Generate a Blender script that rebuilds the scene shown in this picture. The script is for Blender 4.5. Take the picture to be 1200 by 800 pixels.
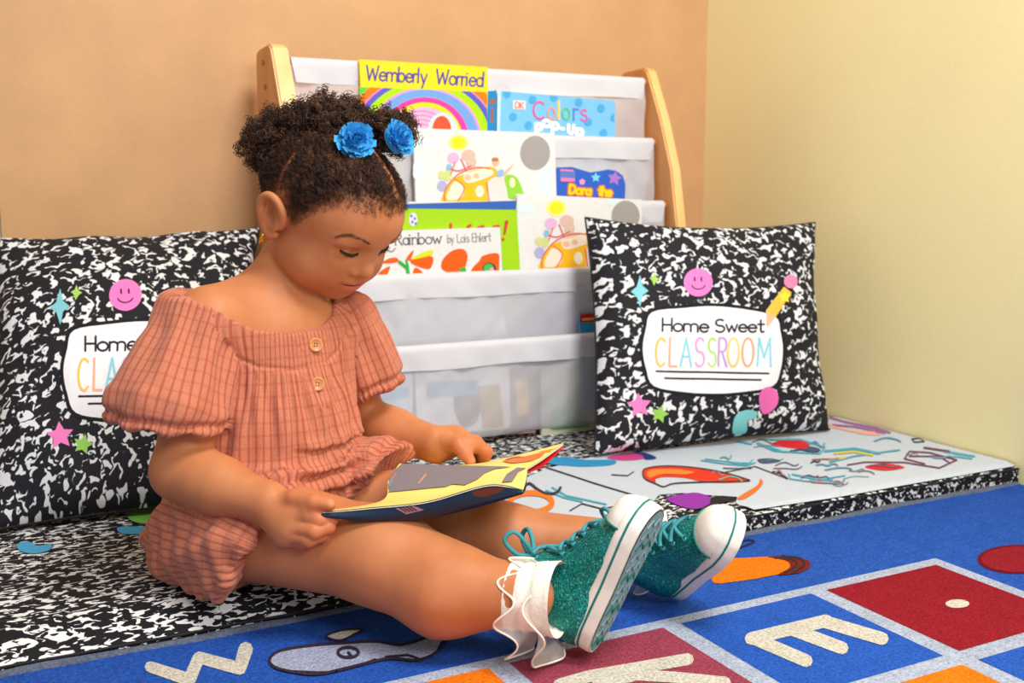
import bpy, bmesh, math, random
import numpy as np
from mathutils import Vector, Matrix
from mathutils.bvhtree import BVHTree
from mathutils.geometry import tessellate_polygon

for _o in list(bpy.data.objects): bpy.data.objects.remove(_o)
SC = bpy.context.scene
COL = SC.collection
random.seed(7); RNG = np.random.default_rng(7)

# ------------------------------------------------------------------ camera
FPX, HOR, CAMH, YAW = 1235.0, 225.0, 0.47, math.radians(27.5)
PITCH = math.atan((400 - HOR) / FPX)
FW = np.array([math.sin(YAW)*math.cos(PITCH), math.cos(YAW)*math.cos(PITCH), -math.sin(PITCH)])
RT = np.array([math.cos(YAW), -math.sin(YAW), 0.0])
UP = np.cross(RT, FW)
CAM = np.array([0.0, 0.0, CAMH])
cam = bpy.data.objects.new('camera', bpy.data.cameras.new('camera'))
COL.objects.link(cam)
cam.data.sensor_width = 36.0
cam.data.lens = 36.0 * FPX / 1200.0
cam.data.clip_start = 0.05
cam.matrix_world = Matrix(((RT[0], UP[0], -FW[0], CAM[0]), (RT[1], UP[1], -FW[1], CAM[1]),
                           (RT[2], UP[2], -FW[2], CAM[2]), (0, 0, 0, 1)))
cam.data.dof.use_dof = True
cam.data.dof.focus_distance = 1.13
cam.data.dof.aperture_fstop = 8.0
SC.camera = cam
SC.view_settings.view_transform = 'Standard'
SC.view_settings.look = 'None'
SC.view_settings.gamma = 1.0
SC.view_settings.exposure = 0.36
SC.view_settings.use_curve_mapping = False

# ------------------------------------------------------------------ light
wd = bpy.data.worlds.new('world'); SC.world = wd; wd.use_nodes = True
wd.node_tree.nodes['Background'].inputs[0].default_value = (1.0, 0.985, 0.97, 1)
wd.node_tree.nodes['Background'].inputs[1].default_value = 0.37
def area(name, loc, target, size, power, colr=(1, 1, 1)):
    l = bpy.data.lights.new(name, 'AREA'); l.shape = 'SQUARE'; l.size = size; l.energy = power; l.color = colr
    o = bpy.data.objects.new(name, l); COL.objects.link(o); o.location = loc
    o.rotation_euler = (Vector(target) - Vector(loc)).to_track_quat('-Z', 'Y').to_euler()
    return o
area('ceiling_panel_light', (0.80, 0.12, 2.2), (0.7, 1.3, 0.2), 0.6, 34, (1.0, 0.985, 0.96))
area('bounce_flash_light', (0.55, -0.45, 1.15), (0.5, 1.4, 0.3), 0.45, 11, (1.0, 0.985, 0.96))

# ------------------------------------------------------------------ pixel helpers (1200x800 frame)
def ray(x, y): return FW*FPX + RT*(x-600) + UP*(400-y)
def on_z(x, y, z=0.0): r = ray(x, y); return CAM + r*((z-CAMH)/r[2])
def on_y(x, y, Y): r = ray(x, y); return CAM + r*(Y/r[1])
def on_x(x, y, X): r = ray(x, y); return CAM + r*(X/r[0])
def at(x, y, d): return CAM + ray(x, y)*(d/FPX)
def on_plane(x, y, p, n):
    r = ray(x, y); return CAM + r*(np.dot(np.array(p)-CAM, n)/np.dot(r, n))

# ------------------------------------------------------------------ materials
def lin(c):
    out = []
    for v in c:
        v = v/255.0
        out.append(v/12.92 if v <= 0.04045 else ((v+0.055)/1.055)**2.4)
    return tuple(out)
MATS = {}
class NT:
    def __init__(s, name):
        s.m = bpy.data.materials.new(name); s.m.use_nodes = True; s.t = s.m.node_tree
        s.b = s.t.nodes['Principled BSDF']; s.out = s.t.nodes['Material Output']
    def n(s, typ, **kw):
        nd = s.t.nodes.new(typ)
        for k, v in kw.items():
            if k in nd.inputs: nd.inputs[k].default_value = v
            else: setattr(nd, k, v)
        return nd
    def l(s, a, b): s.t.links.new(a, b)
    def ramp(s, fac, stops, interp='LINEAR'):
        r = s.n('ShaderNodeValToRGB'); e = r.color_ramp.elements; r.color_ramp.interpolation = interp
        while len(e) < len(stops): e.new(0.5)
        for i, (p, c) in enumerate(stops): e[i].position = p; e[i].color = (*c, 1) if len(c) == 3 else c
        s.l(fac, r.inputs[0]); return r
    def mix(s, fac, a, b, mode='MIX'):
        m = s.n('ShaderNodeMix', data_type='RGBA', blend_type=mode)
        for sock, v in ((m.inputs[0], fac), (m.inputs[6], a), (m.inputs[7], b)):
            if hasattr(v, 'links') or isinstance(v, bpy.types.NodeSocket): s.l(v, sock)
            else: sock.default_value = (*v, 1) if isinstance(v, tuple) and len(v) == 3 else v
        return m.outputs[2]
    def bump(s, h, strength=0.3, dist=0.002):
        b = s.n('ShaderNodeBump', Strength=strength, Distance=dist); s.l(h, b.inputs['Height']); s.l(b.outputs[0], s.b.inputs['Normal'])
def flat(name, rgb, rough=0.6, noise=0.06, scale=60, metal=0.0, bump=0.0, spec=0.4, coord='Object'):
    if name in MATS: return MATS[name]
    k = NT(name); c = lin(rgb)
    tc = k.n('ShaderNodeTexCoord'); nz = k.n('ShaderNodeTexNoise', Scale=scale, Detail=3.0); k.l(tc.outputs[coord], nz.inputs['Vector'])
    lo = tuple(max(0, v*(1-noise)) for v in c); hi = tuple(min(1, v*(1+noise)) for v in c)
    r = k.ramp(nz.outputs['Fac'], [(0.3, lo), (0.7, hi)]); k.l(r.outputs[0], k.b.inputs['Base Color'])
    k.b.inputs['Roughness'].default_value = rough; k.b.inputs['Metallic'].default_value = metal
    k.b.inputs['Specular IOR Level'].default_value = spec
    if bump: k.bump(nz.outputs['Fac'], bump)
    MATS[name] = k.m; return k.m
def ink(rgb, rough=0.6):
    return flat('ink_%02x%02x%02x' % tuple(rgb), rgb, rough, 0.03, 200, spec=0.2)

def marble_mat(name, scale, stretch=(1, 1, 1), thr=0.555, dark=(26, 25, 30), light=(232, 232, 230), coord='UV', jag=1.6, soft=0.012):
    k = NT(name)
    tc = k.n('ShaderNodeTexCoord'); mp = k.n('ShaderNodeMapping'); mp.inputs['Scale'].default_value = stretch
    k.l(tc.outputs[coord], mp.inputs[0])
    n0 = k.n('ShaderNodeTexNoise', Scale=scale*0.8, Detail=1.0); k.l(mp.outputs[0], n0.inputs['Vector'])
    va = k.n('ShaderNodeVectorMath', operation='MULTIPLY_ADD'); k.l(n0.outputs['Color'], va.inputs[0])
    va.inputs[1].default_value = (jag/scale,)*3; k.l(mp.outputs[0], va.inputs[2])
    n1 = k.n('ShaderNodeTexNoise', Scale=scale, Detail=1.3, Roughness=0.4, Distortion=0.7); k.l(va.outputs[0], n1.inputs['Vector'])
    r = k.ramp(n1.outputs['Fac'], [(thr-soft, lin(dark)), (thr+soft, lin(light))]); k.l(r.outputs[0], k.b.inputs['Base Color'])
    fine = k.n('ShaderNodeTexNoise', Scale=scale*40); k.l(tc.outputs[coord], fine.inputs['Vector'])
    k.b.inputs['Roughness'].default_value = 0.75; k.b.inputs['Specular IOR Level'].default_value = 0.25
    k.bump(fine.outputs['Fac'], 0.15, 0.001)
    return k.m

# ------------------------------------------------------------------ object helpers
OFF = {}
def tag(o, label=None, cat=None, group=None, kind=None):
    for k_, v in (('label', label), ('category', cat), ('group', group), ('kind', kind)):
        if v: o[k_] = v
    return o
def thing(name, loc, label, cat, group=None):
    o = bpy.data.objects.new(name, None); COL.objects.link(o); o.location = loc; o.empty_display_size = 0.05
    OFF[o.name] = np.array(loc, float); tag(o, label, cat, group); return o
def obj(name, verts, faces, mat, parent=None, smooth=True, uv=None, slots=None):
    """one mesh object from world-space vertices"""
    v = np.asarray(verts, float).reshape(-1, 3)
    if parent is not None: off = OFF[parent.name]
    else: off = np.array([(v[:, 0].min()+v[:, 0].max())/2, (v[:, 1].min()+v[:, 1].max())/2, v[:, 2].min()])
    me = bpy.data.meshes.new(name)
    me.from_pydata((v-off).tolist(), [], faces if isinstance(faces, list) else np.asarray(faces).tolist())
    if mat is not None:
        for m in (mat if isinstance(mat, list) else [mat]): me.materials.append(m)
    if slots is not None: me.polygons.foreach_set('material_index', np.asarray(slots, np.int32))
    if smooth: me.polygons.foreach_set('use_smooth', np.ones(len(me.polygons), bool))
    if uv is not None:     # per-vertex uv
        lay = me.uv_layers.new(name='UVMap'); li = np.empty(len(me.loops), np.int32); me.loops.foreach_get('vertex_index', li)
        lay.data.foreach_set('uv', np.asarray(uv, np.float32)[li].ravel())
    me.update()
    o = bpy.data.objects.new(name, me); COL.objects.link(o)
    if parent is not None: o.parent = parent
    else: o.location = off
    OFF[o.name] = off
    return o
class MB:
    """collects pieces of one mesh"""
    def __init__(s): s.v = []; s.f = []; s.n = 0
    def add(s, v, f):
        v = np.asarray(v, float).reshape(-1, 3); s.v.append(v); s.f += [tuple(int(i)+s.n for i in q) for q in f]; s.n += len(v); return s
    def grid(s, P, closeu=False, closev=False):
        P = np.asarray(P, float); a, b = P.shape[:2]; f = []
        for i in range(a if closeu else a-1):
            for j in range(b if closev else b-1):
                i2, j2 = (i+1) % a, (j+1) % b
                f.append((i*b+j, i2*b+j, i2*b+j2, i*b+j2))
        return s.add(P.reshape(-1, 3), f)
    def box(s, o, ax, ay, az, bev=0.0):
        """box from corner o with edge vectors; bevelled edges"""
        o, ax, ay, az = (np.asarray(q, float) for q in (o, ax, ay, az))
        if np.dot(np.cross(ax, ay), az) < 0: o = o+ax; ax = -ax
        bm = bmesh.new(); vs = [bm.verts.new(o+i*ax+j*ay+k*az) for i in (0, 1) for j in (0, 1) for k in (0, 1)]
        for q in ((0, 1, 3, 2), (4, 6, 7, 5), (0, 4, 5, 1), (2, 3, 7, 6), (0, 2, 6, 4), (1, 5, 7, 3)): bm.faces.new([vs[i] for i in q])
        if bev: bmesh.ops.bevel(bm, geom=bm.edges[:], offset=bev, segments=2, affect='EDGES', profile=0.5)
        bm.verts.index_update(); s.add([v.co for v in bm.verts], [[v.index for v in f.verts] for f in bm.faces]); bm.free(); return s
    def tube(s, pts, r, n=8, cap=True):
        pts = np.asarray(pts, float); m = len(pts); r = np.broadcast_to(np.asarray(r, float), (m,))
        T = np.gradient(pts, axis=0); T /= np.linalg.norm(T, axis=1)[:, None]+1e-12
        u = np.cross(T[0], [0, 0, 1.0]); u = u if np.linalg.norm(u) > 1e-3 else np.cross(T[0], [1.0, 0, 0])
        u /= np.linalg.norm(u); rings = []
        for i in range(m):
            u = u - T[i]*np.dot(u, T[i]); u /= np.linalg.norm(u)+1e-12; w = np.cross(T[i], u)
            a = np.linspace(0, 2*np.pi, n, endpoint=False)[:, None]
            rings.append(pts[i] + r[i]*(np.cos(a)*u+np.sin(a)*w))
        P = np.array(rings); base = s.n; s.grid(P, closev=True)
        if cap:
            s.f.append(tuple(base+i for i in range(n))[::-1]); s.f.append(tuple(base+(m-1)*n+i for i in range(n)))
        return s
    def prism(s, poly, d):
        """closed polygon (N,3) extruded by vector d"""
        p = np.asarray(poly, float); n = len(p); d = np.asarray(d, float)
        nn = np.cross(p[1]-p[0], p[2]-p[1])
        area_n = sum(np.cross(p[i], p[(i+1) % n]) for i in range(n))
        if np.dot(area_n, d) > 0: p = p[::-1]
        f = [tuple(range(n)), tuple(range(2*n-1, n-1, -1))]
        f += [((i+1) % n, i, i+n, (i+1) % n+n) for i in range(n)]
        return s.add(np.vstack([p, p+d]), f)
    def obj(s, name, mat, parent=None, smooth=True): return obj(name, np.vstack(s.v), s.f, mat, parent, smooth)
def auto_smooth(o, ang=40):
    m = o.data
    try:
        bm = bmesh.new(); bm.from_mesh(m)
        for e in bm.edges:
            if len(e.link_faces) == 2: e.smooth = e.calc_face_angle(0) < math.radians(ang)
        bm.to_mesh(m); bm.free()
    except Exception: pass
    return o
def struct(o): o['kind'] = 'structure'; return o
def bvh_of(*objs):
    vs, fs, n = [], [], 0
    for o in objs:
        off = OFF[o.name]
        vs += [Vector(v.co)+Vector(off) for v in o.data.vertices]; fs += [[i+n for i in p.vertices] for p in o.data.polygons]; n = len(vs)
    return BVHTree.FromPolygons(vs, fs)

# ------------------------------------------------------------------ flat print: pixel outlines laid on real surfaces
def cr(pts, n=6, closed=True):
    p = np.asarray(pts, float); m = len(p); out = []
    for i in range(m if closed else m-1):
        a, b, c, d = (p[(i-1) % m], p[i], p[(i+1) % m], p[(i+2) % m]) if closed else (p[max(i-1, 0)], p[i], p[i+1], p[min(i+2, m-1)])
        for k in range(n):
            t = k/n; out.append(0.5*((2*b)+(c-a)*t+(2*a-5*b+4*c-d)*t*t+(3*b-a-3*c+d)*t**3))
    if not closed: out.append(p[-1])
    return np.array(out)
def ell(cx, cy, rx, ry, a0=0, a1=360, n=28, rot=0):
    a = np.radians(np.linspace(a0, a1, n, endpoint=(a1-a0) % 360 != 0)); c, s_ = math.cos(math.radians(rot)), math.sin(math.radians(rot))
    x, y = rx*np.cos(a), ry*np.sin(a)
    return np.stack([cx+x*c-y*s_, cy+x*s_+y*c], 1)
def clip(poly, quad):
    """Sutherland-Hodgman against a convex polygon"""
    q = np.asarray(quad, float); out = [np.array(p, float) for p in poly]
    ar = sum(q[i][0]*q[(i+1) % len(q)][1]-q[(i+1) % len(q)][0]*q[i][1] for i in range(len(q)))
    if ar < 0: q = q[::-1]
    for i in range(len(q)):
        a, b = q[i], q[(i+1) % len(q)]; inp, out = out, []
        side = lambda p: (b[0]-a[0])*(p[1]-a[1])-(b[1]-a[1])*(p[0]-a[0])
        for j in range(len(inp)):
            p, c = inp[j-1], inp[j]; sp, sc_ = side(p), side(c)
            if sp*sc_ < 0: out.append(p+(c-p)*sp/(sp-sc_))
            if sc_ >= 0: out.append(c)
        if not out: break
    return np.array(out) if len(out) > 2 else None
def ribbon(pts, w, closed=False):
    """polygons that make a round-capped stroke"""
    p = np.asarray(pts, float); out = []; m = len(p); w = np.broadcast_to(np.asarray(w, float), (m,))
    for i in range(m if closed else m-1):
        a, b = p[i], p[(i+1) % m]; d = b-a; L = np.linalg.norm(d)
        if L < 1e-9: continue
        nrm = np.array([-d[1], d[0]])/L
        wa, wb = w[i]/2, w[(i+1) % m]/2
        out.append(np.array([a+nrm*wa, b+nrm*wb, b-nrm*wb, a-nrm*wa]))
    for i in range(m):
        a = np.linspace(0, 2*np.pi, 8, endpoint=False); out.append(p[i]+w[i]/2*np.stack([np.cos(a), np.sin(a)], 1))
    return out
def decal(name, polys, surf, mat, parent, off=0.0006, maxlen=12, smooth=True):
    """one object for each patch of print whose outlines touch"""
    polys = [np.asarray(p, float) for p in polys if p is not None and len(p) > 2]; n = len(polys)
    lo = [p.min(0)-.3 for p in polys]; hi = [p.max(0)+.3 for p in polys]; g = list(range(n))
    def root(i):
        while g[i] != i: i = g[i]
        return i
    for i in range(n):
        for j in range(i):
            if (lo[i] < hi[j]).all() and (lo[j] < hi[i]).all(): g[root(i)] = root(j)
    out = None
    for r in sorted(set(root(i) for i in range(n))):
        out = decal_one(name, [polys[i] for i in range(n) if root(i) == r], surf, mat, parent, off, maxlen, smooth)
    return out
def decal_one(name, polys, surf, mat, parent, off, maxlen, smooth):
    """lay pixel polygons on a surface. surf: BVHTree, or ('z',height), or (point, normal)"""
    bm = bmesh.new()
    for ip, p in enumerate(polys):
        if p is None or len(p) < 3: continue
        vs = [bm.verts.new((float(q[0]), float(q[1]), (ip % 40)*8e-6)) for q in p]
        if len(vs) <= 4:
            try: bm.faces.new(vs)
            except ValueError: pass
        else:
            for t in tessellate_polygon([[Vector((q[0], q[1], 0)) for q in p]]):
                try: bm.faces.new([vs[i] for i in t])
                except ValueError: pass
    for _ in range(6):
        es = [e for e in bm.edges if e.calc_length() > maxlen]
        if not es: break
        bmesh.ops.subdivide_edges(bm, edges=es, cuts=1)
        bmesh.ops.triangulate(bm, faces=[f for f in bm.faces if len(f.verts) > 4])
    bm.verts.index_update(); verts = []; c = Vector(CAM); off0 = off; VN = []
    for v in bm.verts:
        x, y = v.co.x, v.co.y; off = off0+v.co.z
        if isinstance(surf, BVHTree):
            d = Vector(ray(x, y)).normalized(); h, nr, i, ds = surf.ray_cast(c, d)
            if h is None:
                g, nr, i, ds = surf.find_nearest(c+d*1.7); h = g
            if nr.dot(d) > 0: nr = -nr
            verts.append(np.array(h+nr*off)); VN.append(np.array(nr))
        elif surf[0] is None:
            p = on_z(x, y, MATZ); p[0] = min(p[0], WX-.006); p[1] = min(max(p[1], 1.108), WY-.01); p[2] = mat_h(p[0], p[1])+off; verts.append(p); VN.append(np.array([0, 0, 1.0]))
        elif isinstance(surf[0], str): verts.append(on_z(x, y, surf[1]+off))
        else:
            n = np.array(surf[1], float); n /= np.linalg.norm(n)
            if np.dot(n, FW) > 0: n = -n
            verts.append(on_plane(x, y, surf[0], n)+n*off)
    verts = np.array(verts); fs = [[v.index for v in f.verts] for f in bm.faces]; bm.free()
    out = []
    for f in fs:      # faces look towards the camera
        a, b, d = verts[f[0]], verts[f[1]], verts[f[2]]
        ref = VN[f[0]] if VN else CAM-a
        out.append(f if np.dot(np.cross(b-a, d-a), ref) > 0 else f[::-1])
    return obj(name, verts, out, mat, parent, False)

def _a(cx, cy, rx, ry, a0, a1, n=12): return ell(cx, cy, rx, ry, a0, a1+1e-6, n)
X = 0.62
GL = {
 'H': (.6, [[(0, 0), (0, 1)], [(.5, 0), (.5, 1)], [(0, .5), (.5, .5)]]),
 'o': (.58, [_a(.25, .3, .25, .3, 0, 360, 20)]),
 'm': (.86, [[(0, 0), (0, .6)], list(_a(.19, .4, .19, .2, 180, 0)) + [(.38, 0)], list(_a(.57, .4, .19, .2, 180, 0)) + [(.76, 0)]]),
 'n': (.5, [[(0, 0), (0, .6)], list(_a(.2, .38, .2, .22, 180, 0)) + [(.4, 0)]]),
 'e': (.56, [[(.02, .32), (.48, .32)] + list(_a(.25, .3, .24, .3, 5, 320, 16))]),
 'S': (.62, [list(_a(.26, .75, .24, .25, 40, 260)) + list(_a(.26, .25, .26, .26, 85, -150))]),
 's': (.46, [list(_a(.2, .46, .17, .15, 40, 260)) + list(_a(.2, .15, .2, .16, 85, -150))]),
 'w': (.74, [[(0, .6), (.17, 0), (.33, .5), (.49, 0), (.66, .6)]]),
 't': (.42, [[(.17, .95), (.17, .12), (.24, 0), (.34, .03)], [(0, .62), (.36, .62)]]),
 'C': (.62, [_a(.3, .5, .3, .5, 50, 310, 18)]),
 'L': (.5, [[(0, 1), (0, 0), (.42, 0)]]),
 'A': (.62, [[(0, 0), (.26, 1), (.52, 0)], [(.08, .34), (.44, .34)]]),
 'R': (.6, [[(0, 0), (0, 1), (.2, 1)] + list(_a(.22, .76, .24, .24, 90, -90)) + [(0, .52)], [(.2, .52), (.5, 0)]]),
 'O': (.68, [_a(.28, .5, .28, .5, 0, 360, 22)]),
 'M': (.74, [[(0, 0), (.06, 1), (.32, .3), (.58, 1), (.64, 0)]]),
 'W': (.98, [[(0, 1), (.22, 0), (.45, .8), (.67, 0), (.88, 1)]]),
 'b': (.56, [[(0, 1), (0, 0)], _a(.23, .3, .23, .3, 0, 360, 18)]),
 'd': (.56, [[(.46, 1), (.46, 0)], _a(.23, .3, .23, .3, 0, 360, 18)]),
 'r': (.36, [[(0, .6), (0, 0)], _a(.2, .36, .2, .24, 180, 60)]),
 'l': (.2, [[(0, 1), (0, 0)]]),
 'y': (.52, [[(0, .6), (.22, .02)], [(.44, .6), (.12, -.34)]]),
 'i': (.2, [[(0, .6), (0, 0)], [(0, .82), (0, .84)]]),
 'p': (.56, [[(0, .6), (0, -.35)], _a(.23, .3, .23, .3, 0, 360, 18)]),
 'U': (.6, [[(0, .8), (0, .25)] + list(_a(.22, .25, .22, .25, 180, 360)) + [(.44, .8)]]),
 'a': (.54, [[(.44, .6), (.44, 0)], _a(.22, .3, .22, .3, 0, 360, 18)]),
 'h': (.54, [[(0, 1), (0, 0)], list(_a(.21, .38, .21, .22, 180, 0)) + [(.42, 0)]]),
 'E': (.54, [[(.42, 1), (0, 1), (0, 0), (.44, 0)], [(0, .52), (.36, .52)]]),
 'D': (.64, [[(0, 0), (0, 1), (.15, 1)] + list(_a(.15, .5, .38, .5, 90, -90)) + [(0, 0)]]),
 '-': (.42, [[(.02, .3), (.3, .3)]]),
 'K': (.6, [[(0, 0), (0, 1)], [(.5, 1), (0, .45), (.5, 0)]]),
 ' ': (.36, []),
}
def text_px(s, p0, p1, h, w, vert=None, serif=0.0, kx=None):
    """stroke-lettering polygons from baseline p0 to p1 (pixels), cap height h; one list per letter"""
    p0, p1 = np.array(p0, float), np.array(p1, float); d = p1-p0; L = np.linalg.norm(d); ux = d/L
    uy = np.array(vert, float) if vert is not None else np.array([ux[1], -ux[0]])
    adv = sum(GL[c][0] for c in s); last = GL[s[-1]][0]*0.12; k = L/(adv-last); x = 0; out = []
    for c in s:
        g = GL[c]; polys = []
        for st in g[1]:
            q = np.array([p0+ux*((x+a)*k)+uy*(b*h) for a, b in np.asarray(st, float)])
            polys += ribbon(q, w)
            if serif:
                for e_, b in ((q[0], st[0][1]), (q[-1], st[-1][1])):
                    if abs(b) < .02 or b > .58: polys += ribbon([e_-ux*serif, e_+ux*serif], w*0.6)
        out.append(polys); x += g[0]
    return out
def flatl(l): return [q for p in l for q in p]

# ================================================================== the setting
WX, WY, MATZ, FLZ = 1.512, 1.957, 0.03, -0.012
def wall_paint(name, rgb, var, scale, rough=0.55, streak=(1, 1, 1), spec=0.35):
    k = NT(name); c = lin(rgb); tc = k.n('ShaderNodeTexCoord'); mp = k.n('ShaderNodeMapping'); mp.inputs['Scale'].default_value = streak
    k.l(tc.outputs['Object'], mp.inputs[0])
    n1 = k.n('ShaderNodeTexNoise', Scale=scale, Detail=6.0, Roughness=0.6); k.l(mp.outputs[0], n1.inputs['Vector'])
    n2 = k.n('ShaderNodeTexNoise', Scale=350.0, Detail=2.0); k.l(mp.outputs[0], n2.inputs['Vector'])
    r = k.ramp(n1.outputs['Fac'], [(0.25, tuple(v*(1-var) for v in c)), (0.75, tuple(min(1, v*(1+var)) for v in c))])
    r2 = k.ramp(n2.outputs['Fac'], [(0.35, (0.95, 0.95, 0.95)), (0.65, (1, 1, 1))])
    k.l(k.mix(1.0, r.outputs[0], r2.outputs[0], 'MULTIPLY'), k.b.inputs['Base Color'])
    k.b.inputs['Roughness'].default_value = rough; k.b.inputs['Specular IOR Level'].default_value = spec
    k.bump(n2.outputs['Fac'], 0.08, 0.001); return k.m
m_board = wall_paint('fibreboard', (208, 161, 114), 0.10, 7.0, 0.5)
m_yellow = wall_paint('yellow_paint', (250, 238, 180), 0.03, 3.0, 0.42)
m_floor = wall_paint('floor_vinyl', (150, 140, 128), 0.05, 6.0)
struct(MB().box((-1.6, -1.2, FLZ-.05), (3.1, 0, 0), (0, WY+1.2, 0), (0, 0, .05)).obj('floor', m_floor, smooth=False))
wb = struct(MB().box((0.060, WY, FLZ), (WX-.060, 0, 0), (0, .05, 0), (0, 0, 2.5)).obj('wall_back', m_board, smooth=False))
struct(MB().box((-1.6, WY, FLZ), (1.6575, 0, 0), (0, .05, 0), (0, 0, 2.5)).obj('wall_back_panel', m_board, smooth=False))
struct(MB().box((WX, -1.2, FLZ), (.05, 0, 0), (0, WY+1.25, 0), (0, 0, 2.5)).obj('wall_right', m_yellow, smooth=False))

# ------------------------------------------------------------------ rug
def carpet(name, rgb, var=0.32):
    k = NT(name); c = lin(rgb); tc = k.n('ShaderNodeTexCoord')
    n1 = k.n('ShaderNodeTexNoise', Scale=300.0, Detail=3.0, Roughness=0.75); k.l(tc.outputs['Object'], n1.inputs['Vector'])
    n2 = k.n('ShaderNodeTexNoise', Scale=45.0, Detail=3.0); k.l(tc.outputs['Object'], n2.inputs['Vector'])
    r = k.ramp(n1.outputs['Fac'], [(0.3, tuple(v*(1-var*1.5) for v in c)), (0.55, c), (0.75, tuple(min(1, v*(1+var)+.01) for v in c))])
    r2 = k.ramp(n2.outputs['Fac'], [(0.3, (0.86,)*3), (0.7, (1, 1, 1))])
    k.l(k.mix(1.0, r.outputs[0], r2.outputs[0], 'MULTIPLY'), k.b.inputs['Base Color'])
    k.b.inputs['Roughness'].default_value = 0.95; k.b.inputs['Specular IOR Level'].default_value = 0.1
    k.bump(n1.outputs['Fac'], 0.8, 0.003); MATS[name] = k.m; return k.m
c_blue = carpet('carpet_blue', (44, 94, 194)); c_grey = carpet('carpet_grey', (180, 190, 212)); c_red = carpet('carpet_red', (152, 28, 42))
c_mar = carpet('carpet_maroon', (160, 68, 88)); c_cream = carpet('carpet_cream', (216, 210, 196)); c_or = carpet('carpet_orange', (255, 128, 20))
c_dark = carpet('carpet_dark', (60, 48, 62)); c_brown = carpet('carpet_brown', (128, 40, 26)); c_bind = carpet('carpet_binding', (104, 112, 132)); c_whale = carpet('carpet_whale', (172, 178, 205))
c_wine = carpet('carpet_wine', (112, 20, 40))
rug = thing('classroom_rug', (0.45, 0.3, FLZ), 'blue classroom rug with letter squares and a whale in front of the padded mat', 'rug')
MB().box((-0.75, -0.5, FLZ), (2.255, 0, 0), (0, 1.598, 0), (0, 0, -FLZ), 0.003).obj('pile', c_blue, rug)
_b = MB(); _p = [(x, 1.100 + 0.0015*math.sin(x*21) + 0.001*math.sin(x*57), -0.003 + .001*math.sin(x*33)) for x in np.linspace(-0.75, 1.50, 120)]
_b.tube(_p, 0.0075, 8).obj('bound_edge', c_bind, rug)
RZ = ('z', 0.0)
def wrect(x0, x1, y0, y1, z, name, mat, n=1):
    return obj(name, [(x0, y0, z), (x1, y0, z), (x1, y1, z), (x0, y1, z)], [(0, 1, 2, 3)], mat, rug, False)
wrect(-0.2, 1.093, -0.4, 0.911, 0.0006, 'grid_band', c_grey)
for (x0, x1, m) in ((0.887, 1.073, c_red), (0.674, 0.863, c_blue), (0.462, 0.650, c_mar), (0.25, 0.438, c_or), (0.04, 0.228, c_red)):
    wrect(x0, x1, 0.703, 0.893, 0.0010, 'printed_square', m)
for (x0, x1, m) in ((0.887, 1.073, c_blue), (0.674, 0.863, c_or), (0.462, 0.650, c_blue), (0.25, 0.438, c_red)):
    wrect(x0, x1, 0.49, 0.68, 0.0010, 'printed_square', m)
decal('printed_letter', ribbon([(880, 748), (968, 727)], 15)+ribbon([(882, 747), (945, 774)], 15)+ribbon([(928, 737), (987, 759)], 15)+ribbon([(966, 728), (1034, 748)], 15), RZ, c_cream, rug, .0016)
decal('printed_letter', ribbon([(655, 802), (690, 792), (806, 772)], 14)+ribbon([(736, 790), (790, 793), (850, 799)], 13)+ribbon([(700, 797), (740, 792)], 14), RZ, c_cream, rug, .0016)
decal('printed_letter', ribbon([(176, 781), (222, 796), (233, 770), (281, 783), (288, 760)], [13, 15, 14, 15, 17]), RZ, c_cream, rug, .0008)
decal('printed_dot', [ell(1122, 707, 14, 5)], RZ, c_cream, rug, .0016)
wo = cr([(316, 772), (328, 762), (362, 756), (400, 753), (440, 751), (468, 755), (495, 748), (507, 740), (540, 741), (520, 750), (511, 764), (488, 773), (455, 771), (415, 780), (375, 789), (345, 787), (322, 781)], 5)
decal('printed_whale', [wo], RZ, c_whale, rug, .0008)
decal('printed_outline', ribbon(wo, 3.2, True)+ribbon(cr([(345, 786), (385, 787), (420, 779), (440, 772)], 4, False), 2.5)+ribbon(ell(408, 764, 12, 6), 3.5, True)+ribbon([(408, 764), (412, 768), (404, 770)], 3)+ribbon(cr([(382, 745), (400, 738), (424, 737), (415, 743), (398, 750)], 4), 2.5, True)+ribbon([(452, 769), (478, 767), (490, 771)], 2.5), RZ, c_dark, rug, .0014)
decal('printed_fin', [cr([(382, 746), (400, 739), (423, 738), (414, 743), (396, 751)], 4)], RZ, c_cream, rug, .0011)
decal('printed_shape', [cr([(836, 682), (838, 664), (850, 655), (880, 653), (912, 652), (930, 656), (926, 668), (900, 675), (862, 681)], 5)], RZ, c_or, rug, .0008)
decal('printed_shape', [cr([(900, 652), (925, 651), (946, 656), (949, 664), (935, 671), (912, 673), (925, 665), (922, 657)], 5)], RZ, c_brown, rug, .0012)
decal('printed_outline', ribbon(cr([(908, 653), (928, 655), (934, 661), (920, 671)], 4, False), 2.2)+ribbon(cr([(916, 651), (938, 654), (942, 662), (928, 671)], 4, False), 2.2)+ribbon(cr([(862, 637), (875, 632), (884, 634), (872, 639), (858, 643), (852, 640)], 4, False), 1.6), RZ, c_dark, rug, .0016)
decal('printed_shape', [ell(1192, 655, 47, 17)], RZ, c_wine, rug, .0007); decal('printed_shape', [ell(1193, 655, 43, 15)], RZ, c_red, rug, .0012)

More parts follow.
